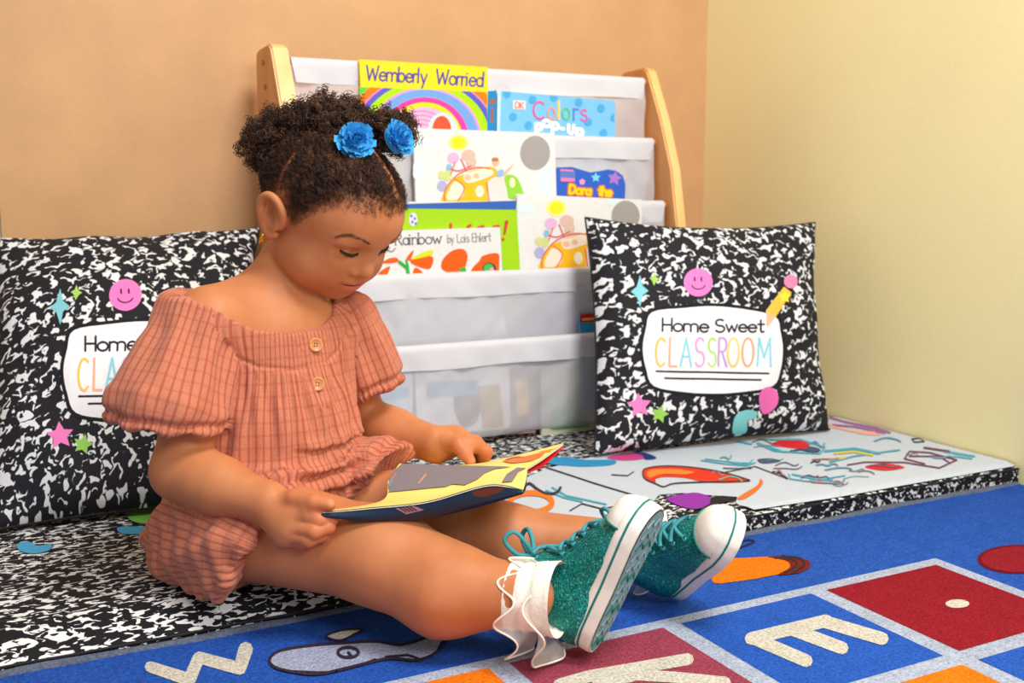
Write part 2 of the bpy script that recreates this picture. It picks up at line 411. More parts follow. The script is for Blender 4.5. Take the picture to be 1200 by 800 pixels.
# ------------------------------------------------------------------ padded mat
m_mat = marble_mat('mat_print', 145.0, (.55, 1.0, 1), 0.56, (20, 20, 26), (225, 226, 226), 'Object', 1.8)
m_matside = marble_mat('mat_side_print', 150.0, (.8, 1, 1), 0.575, (20, 20, 24), (215, 215, 215), 'Object', 1.8)
mat_o = thing('padded_floor_mat', (0.45, 1.52, FLZ), 'padded floor mat with black and white marbled print and bright lettering panel under the child', 'mat')
def mat_h(x, y):
    z = MATZ + 0.0006*math.sin(9*x+3*y)*math.sin(11*y+1) + 0.0003*math.sin(31*x)*math.sin(23*y)
    e = min(y-1.104, 0.02)/0.02; z -= 0.006*(1-e)**2
    a = min(max((x-.40)/.45, 0), 1); b = min(max((y-1.104)/.055, 0), 1); return z-.0165*(1-a*a*(3-2*a))*(1-b*b*(3-2*b))
_g = []
xs = np.linspace(-0.75, WX-0.004, 90); ys = np.linspace(1.104, WY-0.005, 34)
for x in xs:
    row = []
    for y in ys:
        row.append((x, y, mat_h(x, y)))
    _g.append(row)
_b = MB(); _b.grid(_g); mat_top = _b.obj('cover', m_mat, mat_o)
_b = MB(); _b.grid([[(x, 1.1035, FLZ), (x, 1.1032, (FLZ+mat_h(x, 1.104))/2), (x, 1.1038, mat_h(x, 1.104))] for x in xs]).obj('side_band', m_matside, mat_o)
MB().box((-0.75, 1.15, FLZ), (WX-0.004+0.75, 0, 0), (0, WY-0.005-1.15, 0), (0, 0, .032), 0.003).obj('padding', m_matside, mat_o)
_b = MB(); _b.tube([(x, 1.1035+0.0006*math.sin(60*x), mat_h(x, 1.104)-.001) for x in np.linspace(-0.75, WX-.004, 140)], 0.0016, 6).obj('piping', flat('piping_black', (18, 18, 22), 0.7), mat_o)
MT = (None,)
def mdec(name, polys, rgb, off=0.0012): return decal(name, polys, MT, ink(rgb), mat_o, off+.0004, 14)
white_area = [(538, 606), (600, 568), (640, 550), (668, 543), (700, 534), (760, 529), (850, 516), (962, 489), (985, 489), (1010, 495), (1092, 517), (1192, 544), (1100, 561), (985, 580), (884, 596), (866, 592), (852, 582), (800, 578), (772, 580), (757, 600), (740, 622), (560, 622)]
mdec('printed_panel', [white_area], (190, 199, 210), .0008)
Z6 = lambda pts: [(640+a/4.286, 470+b/4.286) for a, b in pts]
Z7 = lambda pts: [(850+a/3.43, 470+b/3.43) for a, b in pts]
mdec('printed_arch', [cr(Z6([(485, 372), (500, 347), (600, 334), (750, 343), (900, 370), (1022, 405), (920, 416), (800, 412), (700, 392), (600, 386), (552, 396), (548, 415), (505, 398)]), 5)], (214, 54, 22), .0016)
mdec('printed_arch_inner', [cr(Z6([(505, 372), (530, 352), (640, 348), (740, 362), (700, 376), (600, 372), (545, 384), (520, 392)]), 5)], (242, 130, 52), .0022)
mdec('printed_line', ribbon(cr(Z6([(485, 375), (500, 398), (550, 420), (590, 435), (640, 420), (760, 414), (1022, 408)]), 4, False), 1.4)+ribbon(cr(Z6([(485, 372), (498, 345), (600, 331), (750, 340), (900, 366), (1022, 404)]), 4, False), 1.2)
     + ribbon(Z6([(0, 340), (250, 420), (490, 490), (420, 640)]), 1.5)+ribbon(Z6([(330, 375), (410, 380), (440, 360)]), 1.1)+ribbon(Z6([(120, 555), (180, 520), (280, 545), (420, 520)]), 1.3), (48, 48, 58), .0020)
mdec('printed_purple', [cr(Z6([(608, 490), (680, 472), (760, 464), (825, 488), (822, 520), (760, 545), (700, 540), (632, 515)]), 4)], (142, 40, 158), .0016)
mdec('printed_black', [Z6([(826, 492), (880, 478), (960, 485), (955, 505), (880, 512), (835, 540), (760, 548), (822, 520)])], (24, 22, 26), .0016)
mdec('printed_orange', [cr(Z6([(960, 492), (1000, 465), (1062, 428), (1075, 396), (1088, 420), (1052, 462), (990, 497)]), 4)], (216, 110, 30), .0018)
mdec('printed_pink', [cr(Z6([(305, 290), (360, 272), (440, 264), (500, 270), (500, 290), (400, 302)]), 4)], (196, 66, 130), .0016)
mdec('printed_navy', [cr(Z6([(430, 262), (500, 264), (555, 290), (500, 298), (480, 275)]), 4)], (36, 60, 120), .0018)
mdec('printed_blue', [cr(Z6([(20, 320), (30, 292), (120, 288), (190, 300), (340, 300), (330, 325), (200, 335), (90, 330)]), 4)], (40, 140, 190), .0016)
mdec('printed_cyan', flatl([ribbon(Z6(q), w) for q, w in (([(780, 302), (900, 320), (1010, 330), (1050, 315)], 1.6), ([(30, 440), (100, 480), (300, 522)], 1.9), ([(0, 455), (90, 490), (180, 510)], 1.9), ([(800, 295), (930, 312), (1030, 318)], 1.2), ([(960, 205), (1030, 220)], 2.1), ([(1060, 215), (1200, 262)], 1.9))])
     + flatl([ribbon(Z7(q), w) for q, w in (([(130, 175), (200, 205), (380, 215), (400, 190), (300, 158), (180, 160)], 1.9), ([(0, 245), (90, 262), (110, 240)], 1.5), ([(255, 300), (260, 318), (330, 328), (480, 305)], 1.6), ([(270, 300), (360, 318), (430, 322)], 2.2), ([(400, 205), (520, 195), (620, 215)], 2.7), ([(420, 250), (520, 225), (700, 200)], 1.9), ([(880, 205), (1000, 225)], 2.5), ([(920, 225), (990, 235)], 1.9))]), (70, 160, 184), .0018)
mdec('printed_red', [cr(Z7([(185, 178), (230, 160), (310, 158), (335, 180), (325, 195), (250, 190)]), 4), cr(Z7([(560, 270), (620, 255), (680, 258), (720, 272), (640, 285)]), 4)], (206, 36, 48), .0016)
mdec('printed_slate', [cr(Z7([(335, 185), (380, 195), (370, 210), (320, 205)]), 4), cr(Z7([(130, 238), (190, 235), (220, 248), (150, 256)]), 4)], (70, 86, 108), .0016)
mdec('printed_maroon', flatl([ribbon(Z7(q), w) for q, w in (([(490, 262), (560, 250), (720, 250), (860, 272), (930, 240), (820, 210), (740, 205), (720, 235), (800, 255)], 1.8), ([(740, 225), (860, 225), (900, 250)], 1.6), ([(800, 190), (900, 205)], 2.4))]), (110, 62, 84), .0018)
mdec('printed_violet', flatl([ribbon(Z7(q), w) for q, w in (([(420, 70), (480, 88), (600, 112), (660, 130)], 3.0), ([(430, 100), (520, 108), (640, 132)], 2.5))]), (150, 96, 150), .0014)
mdec('printed_peach', flatl([ribbon(Z7(q), w) for q, w in (([(405, 95), (440, 110), (560, 135), (620, 138)], 2.5), ([(500, 125), (600, 130)], 2.0))]), (226, 168, 150), .0016)
mdec('printed_yellowgreen', flatl([ribbon(Z7(q), 2.4) for q in ([(440, 215), (520, 208), (590, 222)], [(420, 240), (480, 232)])]), (200, 190, 60), .0021)
mdec('printed_script', ribbon(cr([(596, 575), (606, 568), (612, 574), (620, 568), (630, 575), (640, 580), (652, 579), (657, 573)], 5, False), 3.0)+ribbon(Z7([(750, 155), (790, 152), (800, 165), (760, 168), (750, 155)]), 1.4)+ribbon(Z7([(190, 290), (220, 295), (250, 318)]), 1.8)+ribbon(Z7([(0, 290), (120, 268), (250, 318)]), 1.0), (52, 50, 58), .0021)
mdec('printed_orange_letter', ribbon(ell(622, 590, 25, 11, 0, 360, 22), 6.5, True), (240, 118, 30), .0019)
mdec('printed_yellow_letter', ribbon([(580, 590), (596, 594)], 5), (240, 190, 80), .0017)
mdec('printed_smile', [cr([(148, 601), (160, 597), (182, 596), (188, 606), (172, 614), (154, 611)], 4)], (126, 186, 82), .0012)
mdec('printed_star', [cr([(138, 619), (160, 618), (182, 619), (184, 626), (160, 627), (142, 626)], 4), cr([(20, 640), (32, 636), (44, 641), (60, 639), (58, 646), (40, 650), (24, 647)], 4)], (70, 158, 200), .0012)

_r = random.Random(3)
for col_, n_ in (((96, 150, 178), 9), ((120, 84, 110), 8), ((70, 70, 84), 10), ((170, 120, 130), 6), ((110, 170, 150), 6)):
    for _ in range(n_):
        x, y = _r.uniform(830, 1120), _r.uniform(508, 570)
        if not (y > 497+(x-960)*.23+6 and y < 600-(x-870)*.155-6): continue
        L_ = _r.uniform(10, 34); q_ = cr([(x, y), (x+L_*.4, y-_r.uniform(-2, 4)), (x+L_*.8, y-_r.uniform(-3, 3)), (x+L_, y+_r.uniform(-3, 3))], 4, False)
        mdec('printed_scribble', ribbon(q_, _r.choice((.8, 1.0, 1.6))), col_, .0024)
# ------------------------------------------------------------------ sling bookshelf
def wood_mat(name, a, b, axis='Z', scale=28):
    k = NT(name); tc = k.n('ShaderNodeTexCoord'); mp = k.n('ShaderNodeMapping'); mp.inputs['Scale'].default_value = (1, 1, .06) if axis == 'Z' else (.06, 1, 1)
    k.l(tc.outputs['Object'], mp.inputs[0]); n = k.n('ShaderNodeTexNoise', Scale=float(scale), Detail=5.0, Distortion=0.8); k.l(mp.outputs[0], n.inputs['Vector'])
    r = k.ramp(n.outputs['Fac'], [(0.3, lin(a)), (0.7, lin(b))]); k.l(r.outputs[0], k.b.inputs['Base Color'])
    k.b.inputs['Roughness'].default_value = 0.4; k.bump(n.outputs['Fac'], 0.05, 0.001); return k.m
m_wood = wood_mat('beech', (206, 134, 70), (224, 158, 94))
m_edge = wood_mat('beech_edge', (240, 182, 108), (250, 204, 140))
def cloth_mat(name, rgb, through):
    k = NT(name); tc = k.n('ShaderNodeTexCoord'); n = k.n('ShaderNodeTexNoise', Scale=9.0, Detail=4.0); k.l(tc.outputs['Object'], n.inputs['Vector'])
    w = k.n('ShaderNodeTexNoise', Scale=900.0); k.l(tc.outputs['Object'], w.inputs['Vector'])
    r = k.ramp(n.outputs['Fac'], [(0.3, tuple(v*.95 for v in lin(rgb))), (0.7, lin(rgb))]); k.l(r.outputs[0], k.b.inputs['Base Color'])
    k.b.inputs['Roughness'].default_value = 0.6; k.bump(w.outputs['Fac'], 0.1, 0.0006)
    tr = k.n('ShaderNodeBsdfTranslucent'); tr.inputs[0].default_value = (*lin(rgb), 1); tp = k.n('ShaderNodeBsdfTransparent')
    m1 = k.n('ShaderNodeMixShader'); m1.inputs[0].default_value = 0.25; k.l(k.b.outputs[0], m1.inputs[1]); k.l(tr.outputs[0], m1.inputs[2])
    m2 = k.n('ShaderNodeMixShader'); m2.inputs[0].default_value = through; k.l(m1.outputs[0], m2.inputs[1]); k.l(tp.outputs[0], m2.inputs[2])
    k.l(m2.outputs[0], k.out.inputs[0]); return k.m
m_sling = cloth_mat('white_nylon', (232, 232, 240), 0.34)
m_hem = cloth_mat('white_nylon_hem', (236, 236, 243), 0.0)
LIP = [None, (1.800, .688), (1.765, .568), (1.724, .445), (1.681, .323), (1.640, .205)]
shelf = thing('sling_bookshelf', (0.87, 1.77, MATZ), 'beech sling bookshelf with white fabric pockets holding picture books, against the brown wall', 'bookshelf')
def panel(x0, x1):
    prof = [(1.650, .031), (1.660, .25), (1.683, .405), (1.706, .515), (1.744, .612), (1.786, .695), (1.794, .710), (1.808, .717), (1.878, .715), (1.888, .711), (1.893, .702), (1.90, .55), (1.90, .031)]
    bm = bmesh.new(); A = [bm.verts.new((x0, y, z)) for y, z in prof]; B = [bm.verts.new((x1, y, z)) for y, z in prof]; n = len(prof)
    bm.faces.new(A); bm.faces.new(B[::-1])
    for i in range(n): bm.faces.new((A[(i+1) % n], A[i], B[i], B[(i+1) % n]))
    bmesh.ops.recalc_face_normals(bm, faces=bm.faces)
    bmesh.ops.bevel(bm, geom=[e for e in bm.edges if abs(e.verts[0].co.x-e.verts[1].co.x) < 1e-6], offset=.003, segments=2, affect='EDGES')
    bm.verts.index_update()
    o = obj('side_panel', [v.co[:] for v in bm.verts], [[v.index for v in f.verts] for f in bm.faces], [m_wood, m_edge], shelf, True)
    for p in o.data.polygons: p.material_index = 1 if abs(p.normal.x) < 0.5 else 0
    bm.free(); auto_smooth(o, 35); return o
panel(.479, .509); panel(1.238, 1.262)
for y, z in LIP[1:]:
    MB().tube([(.505, y, z), (1.242, y, z)], .006, 10).obj('dowel', m_wood, shelf)
MB().tube([(.4785, 1.845, .69), (.4765, 1.845, .69)], .005, 12).obj('screw_cap', flat('screw_cap', (196, 132, 92), .5), shelf)
MB().tube([(.4785, 1.835, .648), (.477, 1.835, .648)], .0045, 12).obj('screw_cap', MATS['screw_cap'], shelf)
MB().box((.509, 1.87, .05), (.729, 0, 0), (0, .018, 0), (0, 0, .06), .003).obj('back_rail', m_wood, shelf)
XA, XB = .5125, 1.2305
def wr(x, z, s): return .0022*math.exp(-min(XB-x, x-XA)/.07)*math.sin(75*(x+z)+s)+.0007*math.sin(150*x+60*z+s)+.0006*math.sin(97*x-120*z+s)+.0016*math.sin(23*x+9*z+s)+.0012*math.sin(41*x-17*z+2*s)+.0009*math.sin(67*x+31*z+3*s)
for k_ in range(2, 6):
    (y0, z0), (y1, z1) = LIP[k_-1], LIP[k_]
    prof = cr([(y0-.0095, z0+.002), (y0-.011, (z0+z1)/2), (y0-.012, z1), (y0-.014, z1-.12), (y0-.019, z1-.156), (y0-.030, z1-.163), (y1-.006, z1-.158), (y1-.010, z1-.11), (y1-.009, z1-.05), (y1-.0045, z1+.004)], 6, False)
    G = []
    for x in np.linspace(0, 1, 74):
        row = []
        for y, z in prof:
            nar = .016*min(1, max(0, (z1-z)/.1)); xx = XA+nar + x*(XB-XA-2*nar)
            damp = min(1, abs(z-z0)/.05, abs(z-z1)/.05+.15); row.append((xx, y+wr(xx, z, k_)*damp*1.15, z+.0012*math.sin(17*xx+k_)))
        G.append(row)
    _b = MB(); _b.grid(G); _b.obj('fabric_pocket', m_sling, shelf)
for k_ in range(1, 6):
    y1, z1 = LIP[k_]
    hh = .034
    prof = [(y1+.006, z1-hh*.9), (y1+.0085, z1-.01), (y1+.008, z1+.003), (y1+.003, z1+.0082), (y1-.005, z1+.0078), (y1-.0105, z1+.002), (y1-.012, z1-.012), (y1-.0128, z1-hh)]
    prof = cr(prof, 3, False); G = []
    for x in np.linspace(0, 1, 90):
        xx = XA+x*(XB-XA); e = min(x, 1-x)
        row = []
        for y, z in prof:
            zz = z+.0011*math.sin(27*xx+k_*2)*min(1, max(0, (z1-z)/.03))
            inset = .006*max(0, (z1-z)/hh) if e < .02 else 0
            row.append((xx+(inset if x < .5 else -inset), y+(-.0016 if y < y1 else .0008)*(math.sin(38*xx+k_)+.6*math.sin(91*xx+2*k_+60*z))*min(1, max(0, (z1-z)/.03)), zz))
        G.append(row)
    _b = MB(); _b.grid(G); _b.obj('fabric_hem', m_hem, shelf)

# ------------------------------------------------------------------ books on the shelf
BN = np.array([0, -1.0, 0.08]); BN /= np.linalg.norm(BN)        # outward normal of the leaning covers
m_pages = flat('book_pages', (238, 232, 218), .8, .06, 300)
def book(name, label, tl, tr, tier, lay, height, thick, rgb, round_=0.0, top=None, rough=.35):
    """cover corners by pixel on the leaning plane of its pocket"""
    y0, z0 = LIP[tier-1]; p = np.array([0, y0-.0165-lay, z0]); fn = BN
    P = lambda q: on_plane(q[0], q[1], p, fn)
    TL, TR = P(tl), P(tr); ax = (TR-TL); w = np.linalg.norm(ax); ax /= w; ay = np.cross(ax, fn); ay = ay if ay[2] > 0 else -ay
    base = (TL+TR)/2-ay*height
    t = thing(name, base-fn*thick/2, label, 'book', 'picture books in the sling bookshelf')
    m = flat('cover_'+name+'_%02x%02x%02x' % tuple(rgb), rgb, rough, .03, 90)
    if top is None: out = [TL, TR, TR-ay*height, TL-ay*height]
    else:
        T2 = [P(q) for q in top]; out = T2 + [T2[-1]-ay*height, T2[0]-ay*height]
    if round_:
        r = round_; a = np.radians(np.linspace(180, 90, 6)); pts = [TL+ax*(r+r*math.cos(q))+ay*(-r+r*math.sin(q)) for q in a]
        a = np.radians(np.linspace(90, 0, 6)); pts += [TR+ax*(-r+r*math.cos(q))+ay*(-r+r*math.sin(q)) for q in a]
        out = pts+[TR-ay*height, TL-ay*height]
    out = np.array(out); c = min(.0012, thick*.25)
    cov = MB().prism(out, -fn*c).obj('front_cover', m, t, False)
    ctr = out.mean(0); inner = ctr+(out-ctr)*.985
    MB().prism(inner-fn*c, -fn*(thick-2*c)).obj('page_block', m_pages, t, False)
    MB().prism(out-fn*(thick-c), -fn*c).obj('back_cover', m, t, False)
    quad_px = None
    return t, (p, fn)
def bdec(t, pl, name, polys, rgb, off=.0004): return decal(name, polys, pl, ink(rgb, .4), t, off, 400)

# worried mouse-free rainbow cover
t, pl = book('picture_book', 'yellow rainbow picture book titled Wemberly Worried in the top pocket', (421, 69.5), (571, 78.5), 2, .003, .235, .008, (252, 214, 22))
q = [(421.6, 102), (570.6, 108), (570.6, 182), (421.6, 182)]
bdec(t, pl, 'printed_panel', [q], (70, 205, 70))
cx, cy = 497, 164
for i, (rx, ry, c) in enumerate(((96, 83, (255, 122, 18)), (86, 75.5, (240, 140, 190)), (84, 74, (92, 92, 190)), (77, 68.5, (170, 220, 20)), (67, 61.5, (226, 152, 214)), (64, 59, (112, 160, 226)), (52, 50, (250, 66, 160)), (44.5, 44, (255, 216, 20)), (38, 38.5, (232, 178, 214)))):
    bdec(t, pl, 'printed_arch', [clip(ell(cx, cy, rx, ry, 0, 360, 48), q)], c, .0006+.0002*i)
bdec(t, pl, 'printed_rings', flatl([ribbon(ell(cx-3, cy, r, r*1.02, 205, 335, 20), .9) for r in (33, 28, 23, 18)]), (214, 104, 170), .0025)
bdec(t, pl, 'printed_arch', [clip(ell(518, 156, 18, 24, 180, 360, 24), q)], (196, 222, 226), .0027)
bdec(t, pl, 'printed_chair', [clip(ell(517, 152, 11, 16, 180, 360, 24), q)], (240, 84, 52), .0030)
bdec(t, pl, 'title_lettering', flatl(text_px('Wemberly', (429, 93.5), (500, 97.5), 17, 2.0))+flatl(text_px('Worried', (511, 98), (566, 101.5), 17, 2.0)), (74, 78, 160), .0006)

t, pl = book('board_book', 'light blue dotted board book titled Colors in the top pocket beside the rainbow book', (583, 106), (721, 118), 2, .003, .17, .016, (118, 190, 236), .006)
bdec(t, pl, 'printed_spine', [[(571.5, 107), (582, 106), (581, 166), (570.5, 166)]], (24, 132, 198))
bdec(t, pl, 'printed_hinge', [[(583, 106.5), (587, 106.8), (585, 170), (582, 170)]], (196, 232, 250)); bdec(t, pl, 'spine_lettering', [[(573.5, 116), (580, 116), (580, 122), (573.5, 122)], [(575, 126), (578, 126), (577.5, 144), (574.5, 144)]], (166, 92, 70), .0007)
bdec(t, pl, 'printed_dots', [clip(ell(x, y, 4.6, 5, 0, 360, 14), [(588, 107), (720, 119), (719, 175), (586, 170)]) for x, y in ((594, 110), (624, 117), (649, 114), (678, 120), (704, 127), (601, 137), (619, 147), (689, 143), (707, 156), (720, 138), (640, 160), (604, 160))], (74, 166, 222), .0006)
bdec(t, pl, 'publisher_mark', [[(601, 117.5), (616, 118.5), (615.5, 128.5), (601, 128)]], (246, 226, 220), .0009)
bdec(t, pl, 'mark_lettering', flatl(text_px('DK', (603.5, 126.5), (613.5, 127), 7, 1.1)), (212, 106, 92), .0012)
for s_, x0, x1, y, h, c in (('C', 625, 638, 139, 20, (240, 68, 146)), ('o', 642, 650.5, 139.3, 22, (238, 150, 130)), ('l', 654.5, 655, 139.6, 21, (246, 206, 72)), ('o', 659, 667.5, 140, 22, (92, 200, 120)), ('r', 672, 678, 140.5, 22, (98, 128, 208)), ('s', 680.5, 688, 141, 21, (232, 84, 172))):
    if s_ == 'l': ps = ribbon([(x0, y), (x0, y-h)], 2.6)
    else: ps = flatl(text_px(s_, (x0, y), (x1, y+.7), h, 2.0, (0, -1), .9 if s_ in 'r' else 0))
    bdec(t, pl, 'title_letter', ps, c, .0009)
for s_, x0, x1, y in (('p', 628, 635, 152), ('o', 636, 645, 148), ('p', 647, 654, 151), ('-', 657, 661, 154), ('U', 666, 673, 156), ('p', 676, 683, 158)):
    bdec(t, pl, 'title_letter', flatl(text_px(s_, (x0, y), (x1, y+.8), 12, 4.0, (0, -1))), (250, 250, 252), .0009)

def bus_art(t, pl, dx, dy, s, q):
    A = lambda x, y: (dx+(x-480)*s, dy+(y-150)*s)
    E = lambda x, y, rx, ry, rot=0: clip(ell(*A(x, y), rx*s, ry*s, 0, 360, 18, rot), q)
    Pq = lambda pts: clip(cr([A(*p_) for p_ in pts], 4), q)
    bdec(t, pl, 'printed_wash', [E(502, 168, 12, 5), E(604, 162, 10, 4), E(640, 212, 12, 18), E(490, 200, 7, 12)], (214, 230, 236), .0004)
    bdec(t, pl, 'printed_sun_glow', [E(537, 167, 12, 9.5)], (250, 240, 140), .0006); bdec(t, pl, 'printed_sun', [E(537, 167, 8, 7)], (250, 226, 40), .0008)
    bdec(t, pl, 'printed_bus', [Pq([(521, 238), (520, 226), (530, 210), (545, 204), (552, 200), (575, 195), (584, 204), (572, 212), (571, 226), (573, 238)])], (250, 186, 36), .0006)
    bdec(t, pl, 'printed_bus_pale', [Pq([(543, 206), (556, 200), (572, 197), (578, 204), (560, 212), (547, 214)]), E(562, 224, 5, 7), Pq([(524, 234), (526, 222), (534, 212), (544, 220), (540, 232)])], (246, 226, 206), .0009)
    bdec(t, pl, 'printed_skirt', [Pq([(573, 238), (572, 214), (580, 209), (590, 209), (594, 238)])], (226, 216, 214), .0008)
    bdec(t, pl, 'printed_green', [Pq([(594, 230), (591, 208), (600, 205), (608, 212), (614, 231), (604, 233)])], (146, 208, 60), .0007); bdec(t, pl, 'printed_pale', [E(600, 214, 3.5, 6)], (222, 238, 190), .0010)
    bdec(t, pl, 'printed_balloon', [E(531, 185, 7, 6.5)], (222, 178, 216), .0007); bdec(t, pl, 'printed_balloon', [E(518, 218, 6, 6.5)], (176, 172, 214), .0007)
    bdec(t, pl, 'printed_balloon', [E(524, 206, 5, 6), E(517, 205, 4, 5)], (206, 212, 140), .0008); bdec(t, pl, 'printed_balloon', [E(549, 182, 8, 7), E(552, 190, 6, 8)], (214, 184, 168), .0008)
    bdec(t, pl, 'printed_balloon', [E(526, 196, 3.5, 4)], (140, 186, 220), .0009)
    L = lambda pts: ribbon(cr([A(*p_) for p_ in pts], 4, False), 1.3*s)
    red = L([(521, 238), (521, 224), (532, 208), (545, 200), (560, 196), (574, 198)])+L([(533, 210), (544, 220), (536, 236)])+L([(528, 198), (538, 200), (552, 194)])+L([(573, 236), (570, 214)])+L([(533, 190), (528, 204)])+L([(540, 186), (546, 200)])
    red = [clip(r_, q) for r_ in red]; bdec(t, pl, 'printed_outline', red, (226, 92, 72), .0012)
    bdec(t, pl, 'printed_figure', [E(581, 190, 4, 4.5), Pq([(590, 202), (602, 192), (601, 194), (592, 205)]), E(548, 208, 4, 3.5), E(558, 206, 3.5, 3)], (236, 188, 156), .0012)
    bdec(t, pl, 'printed_hair', [E(580, 187, 4.2, 2.5)], (186, 120, 84), .0014); bdec(t, pl, 'printed_shirt', [Pq([(583, 200), (590, 199), (589, 206), (582, 206)])], (150, 186, 226), .0014)
t, pl = book('picture_book', 'white picture book with bus drawing and grey dot beside the blue starry book', (484, 150), (650, 156), 3, .006, .22, .007, (226, 225, 225))
q = [(484, 150), (650, 156), (645, 250), (484, 246)]
bus_art(t, pl, 480, 150, 1.0, q); bdec(t, pl, 'printed_dot', [ell(627, 179, 17.5, 20)], (164, 158, 158), .0006)
t, pl = book('board_book', 'small blue wavy-topped board book with stars, orange title reading Dora the', (651, 197), (733, 206), 3, .004, .13, .014, (36, 92, 196), 0, [(651, 199), (653, 196), (670, 195.5), (682, 199), (692, 202), (702, 200.5), (712, 198.5), (722, 200), (730, 206), (733, 216)])
bdec(t, pl, 'printed_badge', [[(656, 200), (674, 201), (674, 213), (656, 212)]], (96, 120, 200), .0006); bdec(t, pl, 'printed_badge_strip', [[(657, 208), (673, 209), (673, 213), (657, 212.5)], [(656, 198), (672, 199), (672, 201), (656, 200.2)]], (226, 130, 170), .0009)
star = lambda cx, cy, R, r, n=5, a0=-90: [(cx+(R if i % 2 == 0 else r)*math.cos(math.radians(a0+i*180/n)), cy+(R if i % 2 == 0 else r)*math.sin(math.radians(a0+i*180/n))) for i in range(2*n)]
bdec(t, pl, 'printed_star', [star(698, 208, 6, 3, 5)], (120, 206, 236), .0006); bdec(t, pl, 'printed_star', [star(720, 209, 9, 4.5, 5, -80)], (166, 120, 206), .0006); bdec(t, pl, 'printed_flower', [star(682, 213, 4, 3, 5)], (236, 150, 206), .0006)
bdec(t, pl, 'title_lettering', flatl(text_px('Dora', (667, 226.5), (692, 228.5), 10, 5.4)), (238, 108, 24), .0007); bdec(t, pl, 'title_lettering', flatl(text_px('the', (701, 228.5), (716, 230), 10, 5.4)), (238, 108, 24), .0007)
bdec(t, pl, 'title_fill', flatl(text_px('Dora', (667, 226.5), (692, 228.5), 10, 2.8))+flatl(text_px('the', (701, 228.5), (716, 230), 10, 2.8)), (252, 206, 40), .0010)
t, pl = book('picture_book', 'white picture book with bus drawing and grey dot partly behind the standing pillow', (606, 227), (752, 234), 4, .002, .21, .006, (226, 225, 225))
q = [(606, 227), (752, 234), (750, 350), (604, 350)]
bus_art(t, pl, 593, 226, 1.03, q); bdec(t, pl, 'printed_dot', [ell(733, 253, 16.5, 18)], (160, 156, 150), .0006)
t, pl = book('picture_book', 'lime green picture book with blue top band and red lettering in the third pocket', (470, 239), (605, 235), 4, .009, .21, .006, (160, 208, 12))
bdec(t, pl, 'printed_band', [[(470, 239), (605, 235), (604.5, 245.5), (470, 244)]], (52, 98, 180), .0005)
bdec(t, pl, 'printed_spots', [ell(484, 257, 5, 8)], (216, 220, 232), .0005); bdec(t, pl, 'printed_specks', [ell(x, y, 1.5, 1.8, 0, 360, 8) for x, y in ((482, 253), (486, 256), (483, 260), (487, 262))], (120, 120, 200), .0008)
bdec(t, pl, 'title_lettering', flatl([ribbon(p_, 3.4) for p_ in ([(528, 263), (528, 272)], [(548, 266), (551, 264)], [(560, 267), (566, 265)], [(578, 266), (584, 265), (584, 270)])]), (202, 60, 58), .0006)
bdec(t, pl, 'exclamation_mark', ribbon([(593.5, 260), (591, 274)], [4.4, 2.6])+ribbon([(589.5, 280), (589.3, 281)], 3.4), (196, 70, 60), .0006)
bdec(t, pl, 'printed_teal', [[(586, 313), (603, 322), (603, 345), (586, 345)]], (26, 176, 168), .0006)
t, pl = book('picture_book', 'white picture book with orange flowers and the word Rainbow in front of the green book', (436, 271), (586, 266), 4, .016, .19, .006, (226, 223, 223), .003)
q = [(436, 271), (586, 266), (584, 350), (436, 350)]
bdec(t, pl, 'title_lettering', flatl(text_px('Rainbow', (463.5, 287), (517, 285), 13, 1.3, None, 1.0)), (92, 92, 100), .0005)
bdec(t, pl, 'author_lettering', flatl(text_px('by', (524.5, 284.3), (532, 284), 9, .9, None, .6))+flatl(text_px('Lois', (536, 284), (550, 283.3), 9.5, .9, None, .7))+flatl(text_px('Ehlert', (553.5, 283.2), (575.5, 282.2), 9.5, .9, None, .7))+ribbon(cr([(454, 293), (459, 295), (463, 291)], 3, False), 1.5), (130, 130, 136), .0005)
F = lambda pts, n=4: clip(cr([(430+a/6.316, 225+b/6.316) for a, b in pts], n), q)
bdec(t, pl, 'printed_petals', [F([(110, 525), (160, 492), (215, 485), (235, 510), (190, 525)]), F([(285, 515), (300, 475), (345, 430), (325, 490)]), F([(320, 515), (330, 490), (480, 475), (478, 550), (440, 570), (350, 540)]), F([(70, 640), (100, 585), (170, 550), (150, 610), (130, 650)]), F([(340, 640), (345, 575), (370, 560), (415, 600), (410, 650)]), F([(185, 650), (220, 612), (280, 625), (290, 655)]),
   F([(550, 560), (560, 500), (620, 440), (680, 420), (725, 430), (745, 480), (725, 560), (700, 605), (590, 590)]), F([(770, 640), (775, 570), (830, 510), (860, 470), (970, 455), (985, 560), (970, 640)]), F([(485, 640), (540, 612), (615, 625), (600, 650)])], (246, 92, 22), .0006)
bdec(t, pl, 'printed_yellow_petal', [F([(335, 490), (400, 450), (480, 428), (478, 465), (340, 498)])], (206, 222, 40), .0009)
bdec(t, pl, 'printed_stem', [clip(r_, q) for r_ in ribbon([(468, 307), (477, 314), (480, 329)], 4)+ribbon([(478, 313), (476, 305)], 2.5)]+[F([(680, 600), (690, 565), (730, 560), (725, 620), (690, 620)])], (44, 170, 70), .0010)
bdec(t, pl, 'printed_eye', [ell(573, 315, 8, 7.5)], (70, 44, 48), .0009); bdec(t, pl, 'printed_eye_green', [ell(572.3, 314.6, 6, 5.8)], (64, 184, 84), .0012); bdec(t, pl, 'printed_eye_pink', [ell(576, 317, 3, 3.5)], (224, 160, 180), .0015)

